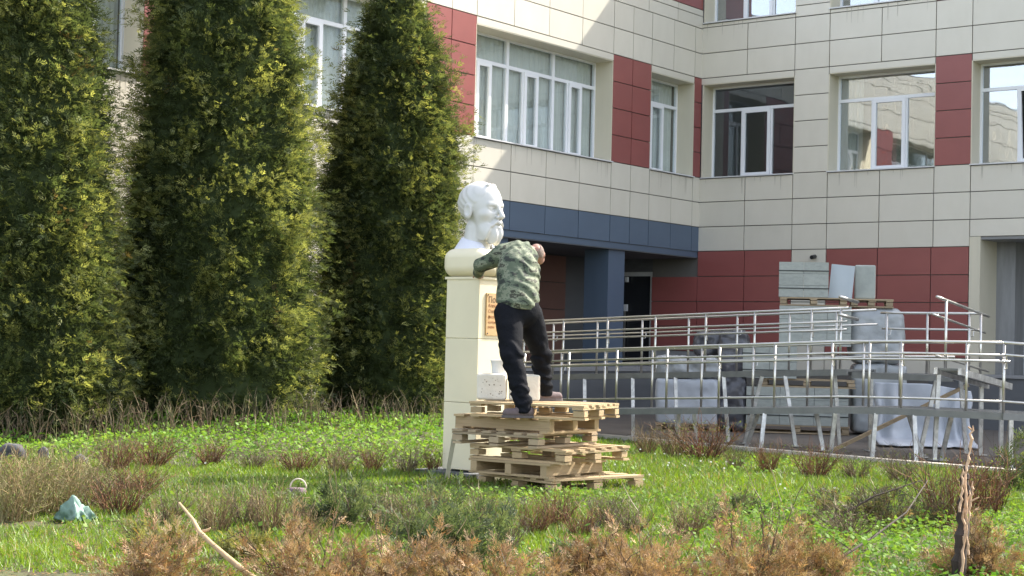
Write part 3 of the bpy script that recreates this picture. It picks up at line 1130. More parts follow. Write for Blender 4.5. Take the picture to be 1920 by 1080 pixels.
def f_jacket(p):
    n = vnoise(p * np.array([7, 7, 12]), 21) - .5
    d = smin(cap(p, pel + [0, 0, .035], wai, .205, .205), cap(p, wai, che, .205, .215), .06)
    d = smin(d, cap(p, che, upb, .205, .165), .07)
    d = smin(d, cap(p, upb + [-.01, 0, .015], neck + [-.03, -.03, -.01], .15, .095), .05)
    d = smin(d, cap(p, shL, shR, .105, .095), .07)
    d = smin(d, cap(p, shL, elL, .100, .074), .05)
    d = smin(d, cap(p, elL, wrL, .074, .055), .02)
    d = smin(d, cap(p, shR, elR, .098, .078), .05)
    d = smin(d, cap(p, elR, wrR, .076, .055), .02)
    # back is flattened front to back
    # folds pulled diagonally from the left shoulder to the right hip
    u = (p - che) @ unit((.75, .1, .62))
    v = (p - che) @ unit((-.62, .0, .75))
    fold = np.sin(u * 58 + 3.2 * np.sin(v * 7 + 1.0) + 5 * n)
    on = np.clip((p[:, 0] - che[0] + .10) / .16, 0, 1) * np.clip((p[:, 2] - pel[2] - .02) / .08, 0, 1)
    d += -.009 * fold * on + .014 * n
    # bloused hem
    zr = p[:, 2] - (pel[2] + .015 - .10 * (p[:, 0] - pel[0]))
    d = np.where(np.abs(zr - .02) < .03, d + .016 * np.cos((zr - .02) / .03 * math.pi / 2), d)
    d = smax(d, -zr, .015)
    # neck opening and cuffs
    d = smax(d, -(cap(p, neck + [-.0, -.02, .0], head, .078, .092)), .012)
    d = smax(d, (p - wrL) @ unit(wrL - elL) + .045, .006)
    return d


sub('jacket', f_jacket, (-.60, 15.75, 1.55), (.50, 17.25, 2.62), .0125, CAMO)


def f_tr(p):
    n = vnoise(p * np.array([9, 9, 14]), 31) - .5
    d = cap(p, hL * .6 + hR * .4 + [0, 0, .06], hL * .4 + hR * .6 + [0, 0, .06], .190, .190)
    for h, k, f, ra, rk, rf in ((hL, kL, fL, .150, .104, .084), (hR, kR, fR, .148, .102, .082)):
        kk = k
        leg = smin(cap(p, h, kk, ra, rk), cap(p, kk, f + [0, 0, -.015], rk, rf), .04)
        # stacked folds at the shin and a few at the knee
        t = (p[:, 2] - f[2])
        leg += (.014 * np.sin(t * 62 + 9 * n + (p[:, 0] - f[0]) * 16) * np.clip(1 - np.abs(t - .10) / .24, 0, 1)
                + .013 * np.sin(t * 38 + (p[:, 0] - k[0]) * 30 + 6 * n) * np.clip(1 - np.abs(p[:, 2] - k[2]) / .22, 0, 1))
        d = smin(d, leg, .025)
    d += .014 * n
    d = smax(d, p[:, 2] - (pel[2] + .12), .01)
    d = np.where(p[:, 1] < 16.22, smax(d, Z5 + .045 - p[:, 2], .006), d)
    d = np.where(p[:, 1] >= 16.22, smax(d, TOPZ + .045 - p[:, 2], .006), d)
    return d


sub('trousers', f_tr, (-.40, 15.55, .72), (.62, 16.95, 1.98), .0135, TROUS)


def shoe(name, ank, toe_dir, z0):
    td = unit((toe_dir[0], toe_dir[1], 0))
    heel = np.array([ank[0], ank[1], 0]) - td * .035
    A, B = heel + [0, 0, z0 + .052], heel + td * .21 + [0, 0, z0 + .044]

    def f(p):
        d = smin(cap(p, A, B, .050, .046), cap(p, A + [0, 0, .02], A + td * .07 + [0, 0, .055], .052, .045), .04)
        d = smax(d, z0 + .022 - p[:, 2], .006)
        return d + .003 * (vnoise(p * 40, 3) - .5)
    lo, hi = np.minimum(A, B) - .1, np.maximum(A, B) + .13
    o = sub('shoe', f, lo, hi, .008, SHOE)
    ang = math.atan2(td[1], td[0])
    g = MB().tube([(-.052, 0, .012), (-.04, 0, .012)], .02, 4)
    sm = MB()
    prof = [(-.055, .030), (-.03, .046), (.06, .042), (.16, .050), (.235, .036), (.262, .012)]
    top = [(x, w) for x, w in prof] + [(x, -w) for x, w in reversed(prof)]
    n = len(top)
    sm.v = [(x, y, 0) for x, y in top] + [(x, y, .026) for x, y in top]
    sm.f = [tuple(range(n - 1, -1, -1)), tuple(range(n, 2 * n))] + [(i, (i + 1) % n, (i + 1) % n + n, i + n) for i in range(n)]
    s = sm.build('sole', SOLE, o, tuple(heel + [0, 0, z0] - man_base), ang)
    return o


shoe('shoe', fL + [.005, 0, 0], (-1, -.12), Z5 + .001)
shoe('shoe', fR + [-.01, 0, 0], (.80, .45), TOPZ + .001)


def f_hair(p):
    d = ell(p, head + np.array([-.004, -.012, .004]), (.0835, .093, .094))
    d = np.maximum(d, .010 - ell(p, head + np.array([-.02, -.055, .05]), (.062, .062, .062)) - .010)
    q = p - head
    d = smax(d, -(q[:, 2] + .55 * q[:, 0] * 0 + .058), .01)
    d = smax(d, q[:, 1] - .045, .01)
    return d + .002 * (vnoise(p * 90, 3) - .5)


sub('hair', f_hair, head - .12, head + .12, .006, HAIR)

# ------------------------------------------------------------------ wheelchair ramp
ramp = thing('wheelchair_ramp', 'long steel wheelchair ramp with double handrails running up in front of the school', 'ramp', (1.62, 24.36, 0))
R0 = np.array([1.62, 24.36, 0.])


def rp_(x, y, z):
    return Vector((x - R0[0], y - R0[1], z - R0[2]))


d3, n3 = np.array([dR[0], dR[1]]), np.array([dL[0], dL[1]])
DARKST = PSTEEL


def flight(base, tlist, zf, width, hts, hts_back, legs, tb=None, far_tb=None, ground=0.0, rad=.0195, direc=d3, nrm=n3, back_posts=None, beam_m=PSTEEL):
    t0, t1 = tlist[0], tlist[-1]
    if tb is not None:
        t0, t1 = tb

    def P(t, o, h=0.0):
        q = base + direc * t + nrm * o
        return rp_(q[0], q[1], zf(t) + h)
    seg = np.linspace(t0, t1, max(2, int(abs(t1 - t0) / .5)))
    # deck: edge beams and grating bars
    for o in (0.0, width):
        m_ = MB()
        for a_, b_ in zip(seg[:-1], seg[1:]):
            m_.beam(P(a_, o, -.05), P(b_, o, -.05), .05, .09)
        m_.build('edge_beam', beam_m, ramp)
    m_ = MB()
    for k in np.arange(t0 + .04, t1 - .02, .06):
        m_.beam(P(k, .03, -.022), P(k, width - .03, -.022), .022, .03)
    tag(m_.build('grating', DARKST, ramp), kind='stuff')
    for side, hs, ts in ((0.0, hts, tlist), (width, hts_back, back_posts if back_posts is not None else tlist)):
        if not hs:
            continue
        for t in ts:
            MB().tube([P(t, side, -.09), P(t, side, hs[0])], rad, 10).build('post', STEEL, ramp, smooth=True)
        for i, h in enumerate(hs):
            a_, b_ = (t0, t1) if far_tb is None or side == 0 else far_tb
            sg = np.linspace(a_, b_, 8)
            off = -.05 if (0 < i and h > .4 and side == 0) else (.05 if 0 < i and h > .4 else 0)
            MB().tube([P(t, side + off, h) for t in sg], rad if i == 0 else rad * .82, 10).build('handrail', STEEL, ramp, smooth=True)
            if off:
                m_ = MB()
                for t in ts[::2]:
                    m_.tube([P(t, side, h - .10), P(t + .05, side + off * .5, h - .09), P(t + .05, side + off, h)], .008, 6)
                m_.build('bracket', STEEL, ramp)
    for t, o, dt, do in legs:
        q = P(t, o, -.09)
        e = base + direc * (t + dt) + nrm * (o + do)
        e2 = rp_(e[0], e[1], ground)
        MB().beam(q, e2, .055, .055, (0, 1, 0)).build('leg', BSTEEL, ramp)
        block('foot_plate', BSTEEL, ramp, (e2.x, e2.y, e2.z + .006), (.14, .14, .012), .3)


def tpx(px, base):
    k = (px - 960) / F
    return (k * base[1] - base[0]) / (dR[0] - k * dR[1])


FB = np.array([1.62, 24.36])
ft = [tpx(p, FB) for p in (987, 1070, 1160, 1254, 1352, 1456, 1563, 1633, 1693, 1815, 1885)]
tA = tpx(1640, FB)


def zfront(t):
    return .50 + .05 * min(t, tA)


flight(FB, ft, zfront, 1.0, (.90, .74, .66, .14), (.90, .70), [(tpx(p, FB), o, dt, do) for p, o, dt, do in
       ((1060, 0, .0, 0), (1215, .95, 0, .0), (1306, 0, .02, .1), (1395, .5, -.2, .0), (1438, 0, .0, -.1), (1480, .9, .12, 0), (1570, 0, -.06, .0), (1646, 0, -.02, -.05), (1655, .9, .22, .0), (1718, 0, .06, -.05), (1755, .6, -.14, 0))],
       tb=(ft[0] - .6, ft[-1] + .1), far_tb=(ft[0] - .6, tpx(1735, FB)), back_posts=ft[:-3])
# level return running off to the right, away from the lawn
qend = FB + d3 * (ft[-1] + .1)
d_r = unit((.93, .20))
n_r = np.array([-d_r[1], d_r[0]])
flight(qend, [.28, 1.5, 2.7], lambda t: zfront(9) - .06 * t, 1.0, (.90, .74, .14), (), [(.0, 0, 0, 0), (.42, .0, .0, 0), (1.4, .0, 0, 0)], tb=(-.12, 3.0), direc=d_r, nrm=n_r)

BBS = np.array([2.37, 25.6])
bt = [tpx(p, BBS) for p in (985, 1058.6, 1141, 1230.8, 1325, 1416.6, 1523, 1578)]


def zback(t):
    return 1.042 + .0456 * t


flight(BBS, bt, zback, .95, (.90, .70, .58), (.90, .68), [(tpx(p, BBS), o, dt, do) for p, o, dt, do in
       ((1100, .0, .1, -.1), (1190, 0, .1, -.1), (1270, .0, .12, -.1), (1360, .0, .14, -.05), (1432, .0, -.22, -.1), (1475, 0, .2, .0), (1540, .5, .1, 0))],
       tb=(bt[0] - .8, bt[-1] + .12), back_posts=[tpx(p, BBS + n3 * .95) for p in (1040, 1122, 1206, 1293, 1384, 1482, 1570)])
# level upper landing behind, with a rear railing, then a short slope towards the entrance
LB_ = BBS + d3 * (bt[-1] + .15) + n3 * .1
flight(LB_, [.1, .75, 1.4], lambda t: 1.15, .95, (), (.90, .66, .30), [(.3, 0, .0, 0), (1.3, .0, -.15, -.2), (1.3, .9, .1, 0)], tb=(0, 1.55))
DB = np.array([5.83, 21.85])
d_d, n_d = dL, dR
flight(DB, [.28, 1.55], lambda t: 1.26 - .115 * t, .34, (.96, .72, .16), (), [(.05, 0, -.1, 0), (1.6, .0, .0, 0), (1.6, .3, 0, 0)], tb=(-.05, 1.85), direc=d_d, nrm=n_d, beam_m=BSTEEL)
e = BBS + d3 * (bt[-1] + .1)
for h in (1.06, .80):
    z = zback(bt[-1]) + h
    MB().tube([rp_(e[0] - dL[0] * .25, e[1] - dL[1] * .25, z), rp_(e[0] + dL[0] * .35, e[1] + dL[1] * .35, z - .06)], .024, 10).build('handrail', STEEL, ramp, smooth=True)
# diagonal brace below the landing
q0, q1 = pix(1560, 825, 23.0), pix(1815, 722, 23.6)
MB().beam(rp_(q0[0], q0[1], .02), rp_(*q1), .05, .05).build('brace', WOODG, ramp)
c = pix(1500, 664, 22.6)

# ------------------------------------------------------------------ building materials stacked behind the ramp
def block_pack(label, px0, px1, z0, z1, Y, cols, rows, straps=True, depth=.9, wrap=None):
    p0, p1 = pix(px0, 700, Y), pix(px1, 700, Y)
    W = p1[0] - p0[0]
    t = thing('block_pack', label, 'block pack', (p0[0], p0[1], z0), -.18)
    Hh = z1 - z0
    for i in range(cols):
        for j in range(rows):
            for k in range(2):
                block('aerated_block', GASB, t, (W * (i + .5) / cols, depth * (k + .5) / 2, Hh * (j + .5) / rows), (W / cols - .006, depth / 2 - .006, Hh / rows - .005))
    if straps:
        for h in (.25, .75):
            block('strap', STRAPM, t, (W / 2, depth / 2, Hh * h), (W + .012, depth + .012, .018))
    return t


def small_pallet(label, px0, px1, z, Y, m=WOODG):
    p0, p1 = pix(px0, 700, Y), pix(px1, 700, Y)
    W = p1[0] - p0[0]
    return pallet(label, (p0[0], p0[1]), (math.cos(-.18), math.sin(-.18)), .95, W, 'x', False, z, m, group='pallets under the stacked blocks', nb=6)


YT = 27.9
def zpx(py, px, Y):
    return float(pix(px, py, Y)[2])


zs_ = [0, zpx(795, 1530, YT), zpx(719, 1530, YT)]
small_pallet('pallet on the paving under the lowest block pack', 1398, 1590, 0.0, YT)
block_pack('lowest strapped pack of grey-green blocks, behind the ramp legs', 1400, 1588, .148, .80, YT, 3, 3)
small_pallet('pallet between the lowest and the middle block packs', 1425, 1600, .80, YT)
block_pack('middle pack of grey-green blocks behind the ramp handrails', 1392, 1492, .95, 1.52, YT, 2, 2)
block_pack('tall unstrapped pack of grey-green blocks left of the wrapped bulk bag', 1459, 1592, 1.525, 2.22, YT, 3, 3, straps=False)
small_pallet('pallet under the topmost block pack, high above the ramp', 1459, 1585, 2.225, YT)
block_pack('topmost strapped pack of pale blocks beside two leaning white boards', 1457, 1549, 2.372, 2.985, YT, 2, 3)
c = pix(1553, 556, YT + .1)
o = MB().box(0, .40, 0, .12, 0, .60).build('foam_board', FOAM, None, (c[0], c[1], 2.372), (.05, .085, -.25))
tag(o, 'pale bluish white board leaning beside the topmost block pack', 'board')
c = pix(1602, 556, YT + .2)
o = MB().box(0, .36, 0, .34, 0, .60).build('foam_board', GASB, None, (c[0], c[1], 2.372), (0, 0, -.2))
bv = o.modifiers.new('bevel', 'BEVEL'); bv.width = .03; bv.segments = 3
tag(o, 'grey rounded foam pack on the right edge of the high pallet', 'board')
small_pallet('pallet under the grey foam pack, on top of the wrapped bulk bag', 1592, 1672, 2.225, YT + .1)


def wrapped(label, name, px0, px1, z0, z1, Y, depth, m, cat, r=.12, amp=.05, seed=1, freq=4):
    p0, p1 = pix(px0, 700, Y), pix(px1, 700, Y)
    W = p1[0] - p0[0]
    Hh = z1 - z0

    def f(p):
        n = vnoise(p * freq, seed) - .5 + .5 * (vnoise(p * freq * 2.6, seed + 1) - .5)
        return rbox(p, (W / 2, depth / 2, Hh / 2), (W / 2, depth / 2, Hh / 2), r) + amp * n
    o = sdf_obj(name, f, (-.1, -.1, -.06), (W + .1, depth + .1, Hh + .1), .03, m, None, (0, 0, 0))
    o.location = (p0[0], p0[1], z0)
    o.rotation_euler.z = -.15
    return tag(o, label, cat)


wrapped('rounded grey bulk bag wrapped in film, right of the tall block pack', 'bulk_bag', 1594, 1693, 1.25, 2.20, YT + .05, .9, FILM, 'bulk bag', .16, .05, 2)
wrapped('grey film wrapped load on the paving under the bulk bag, behind the tarpaulin', 'wrapped_load', 1600, 1700, .02, 1.24, YT + .1, .9, FILM, 'wrapped load', .08, .04, 9)
wrapped('low white load wrapped in clear film behind the left part of the ramp', 'wrapped_load', 1230, 1345, .10, .90, 28.0, .8, TARPM, 'wrapped load', .06, .04, 4)
wrapped('crumpled grey film lying on top of the low white load', 'film_sheet', 1226, 1350, .92, 1.28, 28.0, .8, FILM, 'film sheet', .1, .09, 5, 6)
wrapped('dark film covered heap between the white load and the block packs', 'covered_heap', 1348, 1400, .02, 1.75, 28.0, .8, DFILM, 'covered heap', .1, .10, 6, 5)
wrapped('grey covered bundle behind the upper ramp handrails', 'covered_bundle', 1300, 1398, 1.28, 1.74, 28.9, .6, DFILM, 'covered bundle', .12, .10, 8, 5)
small_pallet('pallet under the low white wrapped load', 1230, 1345, -.02, 28.0)


# draped tarpaulin under the landing
tp0, tp1 = pix(1640, 800, 25.3), pix(1815, 800, 25.3)
TW = tp1[0] - tp0[0]
nu, nv = 70, 44
U, Vv = np.meshgrid(np.linspace(0, 1, nu), np.linspace(0, 1, nv))
fold = .06 * np.sin(U * 26 + 3 * np.sin(U * 7)) + .10 * (vnoise(np.stack([U * 5, Vv * 3, U * 0], -1), 3) - .5)
zz = .95 * (1 - Vv) - .22 * np.clip(U - .55, 0, 1) * (1 - Vv) + .02
yy = -fold * (.3 + Vv) - .16 * smooth01((Vv - .75) * 4) - .55 * smooth01((Vv - .9) * 10)
zz = np.maximum(zz, .012 + .02 * vnoise(np.stack([U * 20, Vv * 20, U], -1), 5))
xx = U * TW + .05 * np.sin(Vv * 9) * (U - .5)
V = np.stack([xx, yy, zz], -1).reshape(-1, 3)
a = (np.arange(nv - 1)[:, None] * nu + np.arange(nu - 1)[None]).ravel()
o = put('tarpaulin', np_mesh('tarpaulin', V, np.stack([a, a + 1, a + nu + 1, a + nu], 1), TARPM, smooth=True), None, (tp0[0], tp0[1], 0), -.1)
sdm = o.modifiers.new('thickness', 'SOLIDIFY'); sdm.thickness = .006
tag(o, 'creased pale blue white tarpaulin hanging to the paving under the ramp landing', 'tarpaulin')
o = wrapped('white load under the pale tarpaulin below the ramp landing', 'wrapped_load', 1648, 1800, .01, .78, 25.75, .7, TARPM, 'wrapped load', .06, .04, 14)

# ------------------------------------------------------------------ thuja trees
def thuja(label, px, Y, h, R, seed, n=8000, tp=1.8, tone=1.0, ts=.28):
    r = np.random.default_rng(seed)
    c = pix(px, 700, Y)
    x, y = c[0], c[1]
    z0 = float(hgt(x, y)) - .02
    root = thing('thuja_tree', label, 'thuja tree', (x, y, z0), 0, 'columnar thuja trees in front of the left wing')
    t_ = MB().tube([(0, 0, -.1), (.02, 0, h * .3), (-.02, .02, h * .65), (0, 0, h * .95)], [.13, .10, .06, .015], 8)
    t_.build('trunk', BARK, root)

    def prof(t):
        return R * np.minimum(1, .94 + .6 * t) * np.clip(1 - np.clip((t - ts) / (1.01 - ts), 0, 1) ** tp, 0.0, 1) ** .85 + .03
    def lump(th, z, f=1.0, s=0):
        return vnoise(np.stack([np.cos(th) * R * 1.9 * f + 9, np.sin(th) * R * 1.9 * f + 9, z * 1.25 * f], -1), seed + s)
    # big boughs: each is a cluster of sprays along an outward, upward then arching axis
    nb = 1300
    t = r.uniform(0.0, 1, nb * 3)
    keep = r.uniform(0, 1, nb * 3) < prof(t) / R
    t = t[keep][:nb]
    th = r.uniform(0, 2 * math.pi, len(t))
    lm = lump(th, t * h)
    rr = prof(t) * (.82 + .26 * lm) * (1 - .40 * r.uniform(0, 1, len(t)) ** 1.6)
    bc = np.stack([np.cos(th) * rr, np.sin(th) * rr, t * h + .10], -1)
    outd = np.stack([np.cos(th), np.sin(th), np.zeros(len(t))], -1)
    per = max(1, n // len(t))
    O, A, L, T = [], [], [], []
    btint = r.uniform(0, 1, len(t))
    updown = r.uniform(-.15, 1.0, len(t))
    for k in range(per):
        s = r.uniform(-.30, .17, len(t))
        ax = norm(outd + np.array([0, 0, 1.0]) * (updown[:, None] + .15) + r.normal(size=(len(t), 3)) * .16)
        p = bc + ax * s[:, None] + r.normal(size=(len(t), 3)) * np.array([.075, .075, .07])
        O.append(p)
        A.append(norm(ax + r.normal(size=(len(t), 3)) * .36))
        L.append(r.uniform(.08, .18, len(t)))
        T.append(btint + r.normal(size=len(t)) * .18)
    O, A, L, T = np.concatenate(O), np.concatenate(A), np.concatenate(L), np.clip(np.concatenate(T), 0, 1)
    ok = O[:, 2] > 0.02
    O, A, L, T = O[ok], A[ok], L[ok], T[ok]
    K = 8
    Q = sprays(O, A, L, K, droop=.22, wid=.12, ang=38, r=r)
    c1, c2, c3 = np.array([.074, .102, .040]), np.array([.285, .300, .100]), np.array([.13, .095, .04])
    tint = c1 + (c2 - c1) * (T ** 1.7)[:, None]
    br = (vnoise(O * 2.2 + 40, seed + 7) > .86)[:, None] & (r.uniform(0, 1, (len(O), 1)) < .35)
    tint = np.where(br, c3, tint) * tone * r.uniform(.75, 1.25, (len(O), 1))
    cards('foliage', Q, LEAF, np.repeat(tint, K, 0), root)
    # inner mass, its darker tint standing in for shade inside the crown
    def f(p):
        tt = np.clip(p[:, 2] / h, 0, 1)
        th = np.arctan2(p[:, 1], p[:, 0])
        return (np.hypot(p[:, 0], p[:, 1]) - prof(tt) * (.62 + .22 * lump(th, p[:, 2], 1.0, 0)) + .20 * (vnoise(p * 6, 3) - .5) + .16 * (vnoise(p * 15, 5) - .5)) * .7
    V, Qd = surface_nets(f, (-R * 1.1, -R * 1.1, .05), (R * 1.1, R * 1.1, h * .97), .075)
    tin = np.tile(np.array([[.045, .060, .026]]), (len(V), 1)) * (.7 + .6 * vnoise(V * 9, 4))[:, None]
    vi = r.integers(len(V), size=n // 3)
    Oi = V[vi]
    oi_ = norm(np.stack([Oi[:, 0], Oi[:, 1], np.zeros(len(Oi))], -1))
    Ai = norm(oi_ + np.array([0, 0, .7]) + r.normal(size=Oi.shape) * .5)
    Qi = sprays(Oi, Ai, r.uniform(.14, .28, len(Oi)), 7, droop=.25, wid=.13, ang=40, r=r)
    ti = np.array([[.066, .090, .038]]) * r.uniform(.55, 1.35, (len(Oi), 1)) * tone  # inner sprays tinted down too, for the same crown shade
    cards('shaded_sprays', Qi, LEAF, np.repeat(ti, 7, 0), root)
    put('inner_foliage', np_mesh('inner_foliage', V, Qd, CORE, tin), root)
    return root


thuja('leftmost tall thuja, cut by the left photo edge, brightly lit on its right side', 54, 20.3, 7.6, 1.22, 101, 34000, 1.5, 1.0, .08)
thuja('broadest thuja, in the middle of the row, hiding most of a window', 402, 22.4, 10.2, 1.56, 202, 50000, 1.6, 1.0, .06)
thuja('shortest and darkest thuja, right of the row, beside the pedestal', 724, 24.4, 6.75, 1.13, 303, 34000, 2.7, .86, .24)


# ------------------------------------------------------------------ grass, ground cover, flowers
def in_view(x, y, pad=.6):
    return np.abs(x) < y * .335 + pad


def scatter(n, y0, y1, p=1.0, r=rng):
    y = y0 + (y1 - y0) * r.uniform(0, 1, n) ** p
    x = r.uniform(-1, 1, n) * (y * .335 + .6)
    return x, y


def cover_density(x, y):
    """0..1: how much broad-leaved ground cover grows here"""
    back = smooth01((y - 17.6 - .35 * x * 0) / 1.2) * smooth01((.6 - x) / 1.0)
    px = 960 + F * x / y
    near_stack = np.exp(-(((x - .55) / 1.3) ** 2 + ((y - 14.75) / .55) ** 2)) * 1.2
    rt = smooth01((x - 1.0) / .8) * smooth01((15.6 - y) / 1.2) * .75
    rt2 = smooth01((px - 1420) / 120) * smooth01((14.5 - y) / 1.5) * .9
    n = vnoise(np.stack([x * 1.3, y * 1.3, x * 0], -1), 77)
    return np.clip(np.maximum(np.maximum(back, near_stack), np.maximum(rt, rt2)) * (.55 + .9 * n), 0, 1) + .10 * (n > .62)


def bare(x, y):
    """worn soil: the strip at the bottom left, the pedestal footing, the pallets"""
    px = 960 + F * x / y
    b1 = (y < 9.72 + .05 * np.sin(x * 5)) & (px < 420)
    q = (x - pc[0]) * pu[0] + (y - pc[1]) * pu[1]
    w_ = (x - pc[0]) * pw[0] + (y - pc[1]) * pw[1]
    b2 = (np.abs(q) < .42) & (np.abs(w_) < .62)
    b3 = (x > .1) & (x < .9) & (y > 15.9) & (y < 16.5)
    n = vnoise(np.stack([x * 2.1, y * 2.1, x * 0], -1), 55)
    return b1 | b2 | b3 | ((n > .90) & (y < 13))


x, y = scatter(230000, 9.3, 25.5, 1.0)
keep = on_lawn(x, y, .02) & ~bare(x, y) & (rng.uniform(0, 1, len(x)) > .75 * cover_density(x, y))
keep &= rng.uniform(0, 1, len(x)) < np.clip(1.25 - (y - 9) * .035, .45, 1)
x, y = x[keep], y[keep]
z = hgt(x, y)
n = len(x)
hh = rng.uniform(.025, .075, n) * (.6 + .9 * vnoise(np.stack([x * 1.7, y * 1.7, x * 0], -1), 21))
an = rng.uniform(0, 2 * math.pi, n)
w = rng.uniform(.0035, .007, n) * (1 + (y - 10) * .05)
bx, by = np.cos(an) * w, np.sin(an) * w
lean = rng.normal(size=(n, 2)) * .5
P = np.stack([x, y, z], -1)
tip = P + np.stack([lean[:, 0] * hh, lean[:, 1] * hh, hh], -1)
Q = np.stack([P + np.stack([bx, by, 0 * x], -1), P - np.stack([bx, by, 0 * x], -1), tip], 1)
g1, g2, g3 = np.array([.085, .150, .012]), np.array([.175, .275, .018]), np.array([.24, .19, .075])
tn = np.clip(vnoise(np.stack([x * .8, y * .8, x * 0], -1), 31) * .8 + rng.normal(size=n) * .25, 0, 1)[:, None]
tint = g1 + (g2 - g1) * tn
tint = np.where(rng.uniform(0, 1, (n, 1)) < .09, g3, tint)
tag(cards('lawn_grass', Q, GRASSM, tint), kind='stuff')

x, y = scatter(150000, 9.4, 24.5, 1.0)
keep = on_lawn(x, y, .05) & ~bare(x, y) & (rng.uniform(0, 1, len(x)) < cover_density(x, y) * np.where(y > 17, .62, .55))
x, y = x[keep], y[keep]
n = len(x)
hb = .05 + .13 * vnoise(np.stack([x * 2.2, y * 2.2, x * 0], -1), 41)
z = hgt(x, y) + hb * rng.uniform(.15, 1, n)
O = np.stack([x, y, z], -1)
L = rng.uniform(.022, .055, n) * np.where(y > 17, 1.25, 1.0)
A = norm(np.stack([rng.normal(size=n), rng.normal(size=n), rng.normal(size=n) * .45 + .12], -1))
B = norm(np.cross(A, rng.normal(size=(n, 3)) * .5 + np.array([0, 0, 1.0]))) * (L * .38)[:, None]
Q = np.stack([O, O + A * (L * .45)[:, None] + B, O + A * L[:, None], O + A * (L * .45)[:, None] - B], 1)
tn = np.clip(rng.uniform(0, 1, n) * .7 + .5 * vnoise(np.stack([x, y, x * 0], -1), 61) - .1, 0, 1)[:, None]
tint = np.where((y > 17)[:, None], 1.22, 1.0) * (np.array([.055, .145, .018]) + (np.array([.20, .31, .05]) - np.array([.055, .145, .018])) * tn)
tag(cards('ground_cover', Q, COVER, tint), kind='stuff')

# dry leaves and clippings on the ground
x, y = scatter(26000, 9.4, 16, 1.0)
keep = on_lawn(x, y, .05) & (rng.uniform(0, 1, len(x)) < np.where(bare(x, y), 1, .35))
x, y = x[keep], y[keep]
n = len(x)
O = np.stack([x, y, hgt(x, y) + .012], -1)
A = norm(np.stack([rng.normal(size=n), rng.normal(size=n), rng.normal(size=n) * .2], -1)) * rng.uniform(.012, .045, (n, 1))
B = norm(np.cross(A, [0, 0, 1.0])) * rng.uniform(.003, .012, (n, 1))
tag(cards('leaf_litter', np.stack([O, O + A * .5 + B, O + A, O + A * .5 - B], 1), DEAD, np.array([.24, .15, .075]) * rng.uniform(.5, 1.4, (n, 1))), kind='stuff')

# small white flowers
fx, fy = [], []
for px, py, k, sp_ in ((1168, 908, 8, .22), (1250, 860, 8, .6), (1500, 930, 5, .7), (620, 870, 6, .8), (1320, 880, 10, .7)):
    g = gpos(px, py)
    fx += list(g[0] + rng.normal(size=k) * sp_)
    fy += list(g[1] + rng.normal(size=k) * sp_ * .6)
fx, fy = np.array(fx), np.array(fy)
n = len(fx)
O = np.stack([fx, fy, hgt(fx, fy) + rng.uniform(.05, .11, n)], -1)
ang5 = np.linspace(0, 2 * math.pi, 7)[:-1]
Q = np.stack([O + np.stack([np.cos(q) * .012 + 0 * fx, np.sin(q) * .008 + 0 * fx, np.sin(q) * .010 + 0 * fx], -1) for q in ang5], 1)
tag(cards('small_flowers', Q, COVER, np.tile([[.72, .74, .66]], (n, 1))), kind='stuff')


# ------------------------------------------------------------------ shrubs, hedge, juniper, dry cut branches
def stems_mesh(n, h, spread, r, cols, thick=.006, forks=2, curve=.25, base_r=.1, side=3):
    """thin tapering 3-sided stems with side twigs -> quads + tints"""
    Q, T = [], []

    def stem(p, d, L, w, lev, col):
        segs = 4 if lev == 0 else 3
        pts = [p]
        dd = d.copy()
        for s in range(segs):
            dd = unit(dd + r.normal(size=3) * .16 + np.array([0, 0, curve * .2]))
            pts.append(pts[-1] + dd * L / segs)
        a0 = unit(np.cross(d, r.normal(size=3)))
        b0 = np.cross(unit(d), a0)
        for s in range(segs):
            w0, w1 = w * (1 - s / segs * .75), w * (1 - (s + 1) / segs * .75)
            for k in range(side):
                q0, q1 = 2 * math.pi * k / side, 2 * math.pi * (k + 1) / side
                e0, e1 = a0 * math.cos(q0) + b0 * math.sin(q0), a0 * math.cos(q1) + b0 * math.sin(q1)
                Q.append((pts[s] + e0 * w0, pts[s] + e1 * w0, pts[s + 1] + e1 * w1, pts[s + 1] + e0 * w1))
                T.append(col)
        if lev < forks:
            for s in range(1, segs + 1):
                if r.uniform() < (.85 if lev == 0 else .4):
                    nd = unit(dd + r.normal(size=3) * .55 + np.array([0, 0, .2]))
                    stem(pts[s], nd, L * r.uniform(.25, .5), w * .55, lev + 1, col)
    for i in range(n):
        q = r.uniform(0, 2 * math.pi)
        rad = base_r * math.sqrt(r.uniform())
        p = np.array([math.cos(q) * rad, math.sin(q) * rad, -.01])
        tilt = spread * math.sqrt(r.uniform())
        q2 = q + r.normal() * .6
        d = np.array([math.cos(q2) * tilt, math.sin(q2) * tilt, 1.0])
        col = np.array(cols[r.integers(len(cols))]) * r.uniform(.75, 1.25)
        stem(p, unit(d), h * r.uniform(.6, 1.0), thick * r.uniform(.7, 1.2), 0, col)
    return np.array(Q), np.array(T), None


def bud_leaves(n, h, spread, base_r, r, col, size=.018):
    q = r.uniform(0, 2 * math.pi, n)
    z = h * r.uniform(.12, .95, n)
    rad = (base_r + spread * z) * np.sqrt(r.uniform(0, 1, n))
    O = np.stack([np.cos(q) * rad, np.sin(q) * rad, z], -1)
    A = norm(r.normal(size=(n, 3)) + np.array([0, 0, .5])) * r.uniform(.6, 1.3, (n, 1)) * size
    B = norm(np.cross(A, r.normal(size=(n, 3)))) * np.linalg.norm(A, axis=1, keepdims=True) * .35
    return np.stack([O, O + A * .5 + B, O + A, O + A * .5 - B], 1), np.array(col) * r.uniform(.7, 1.3, (n, 1))


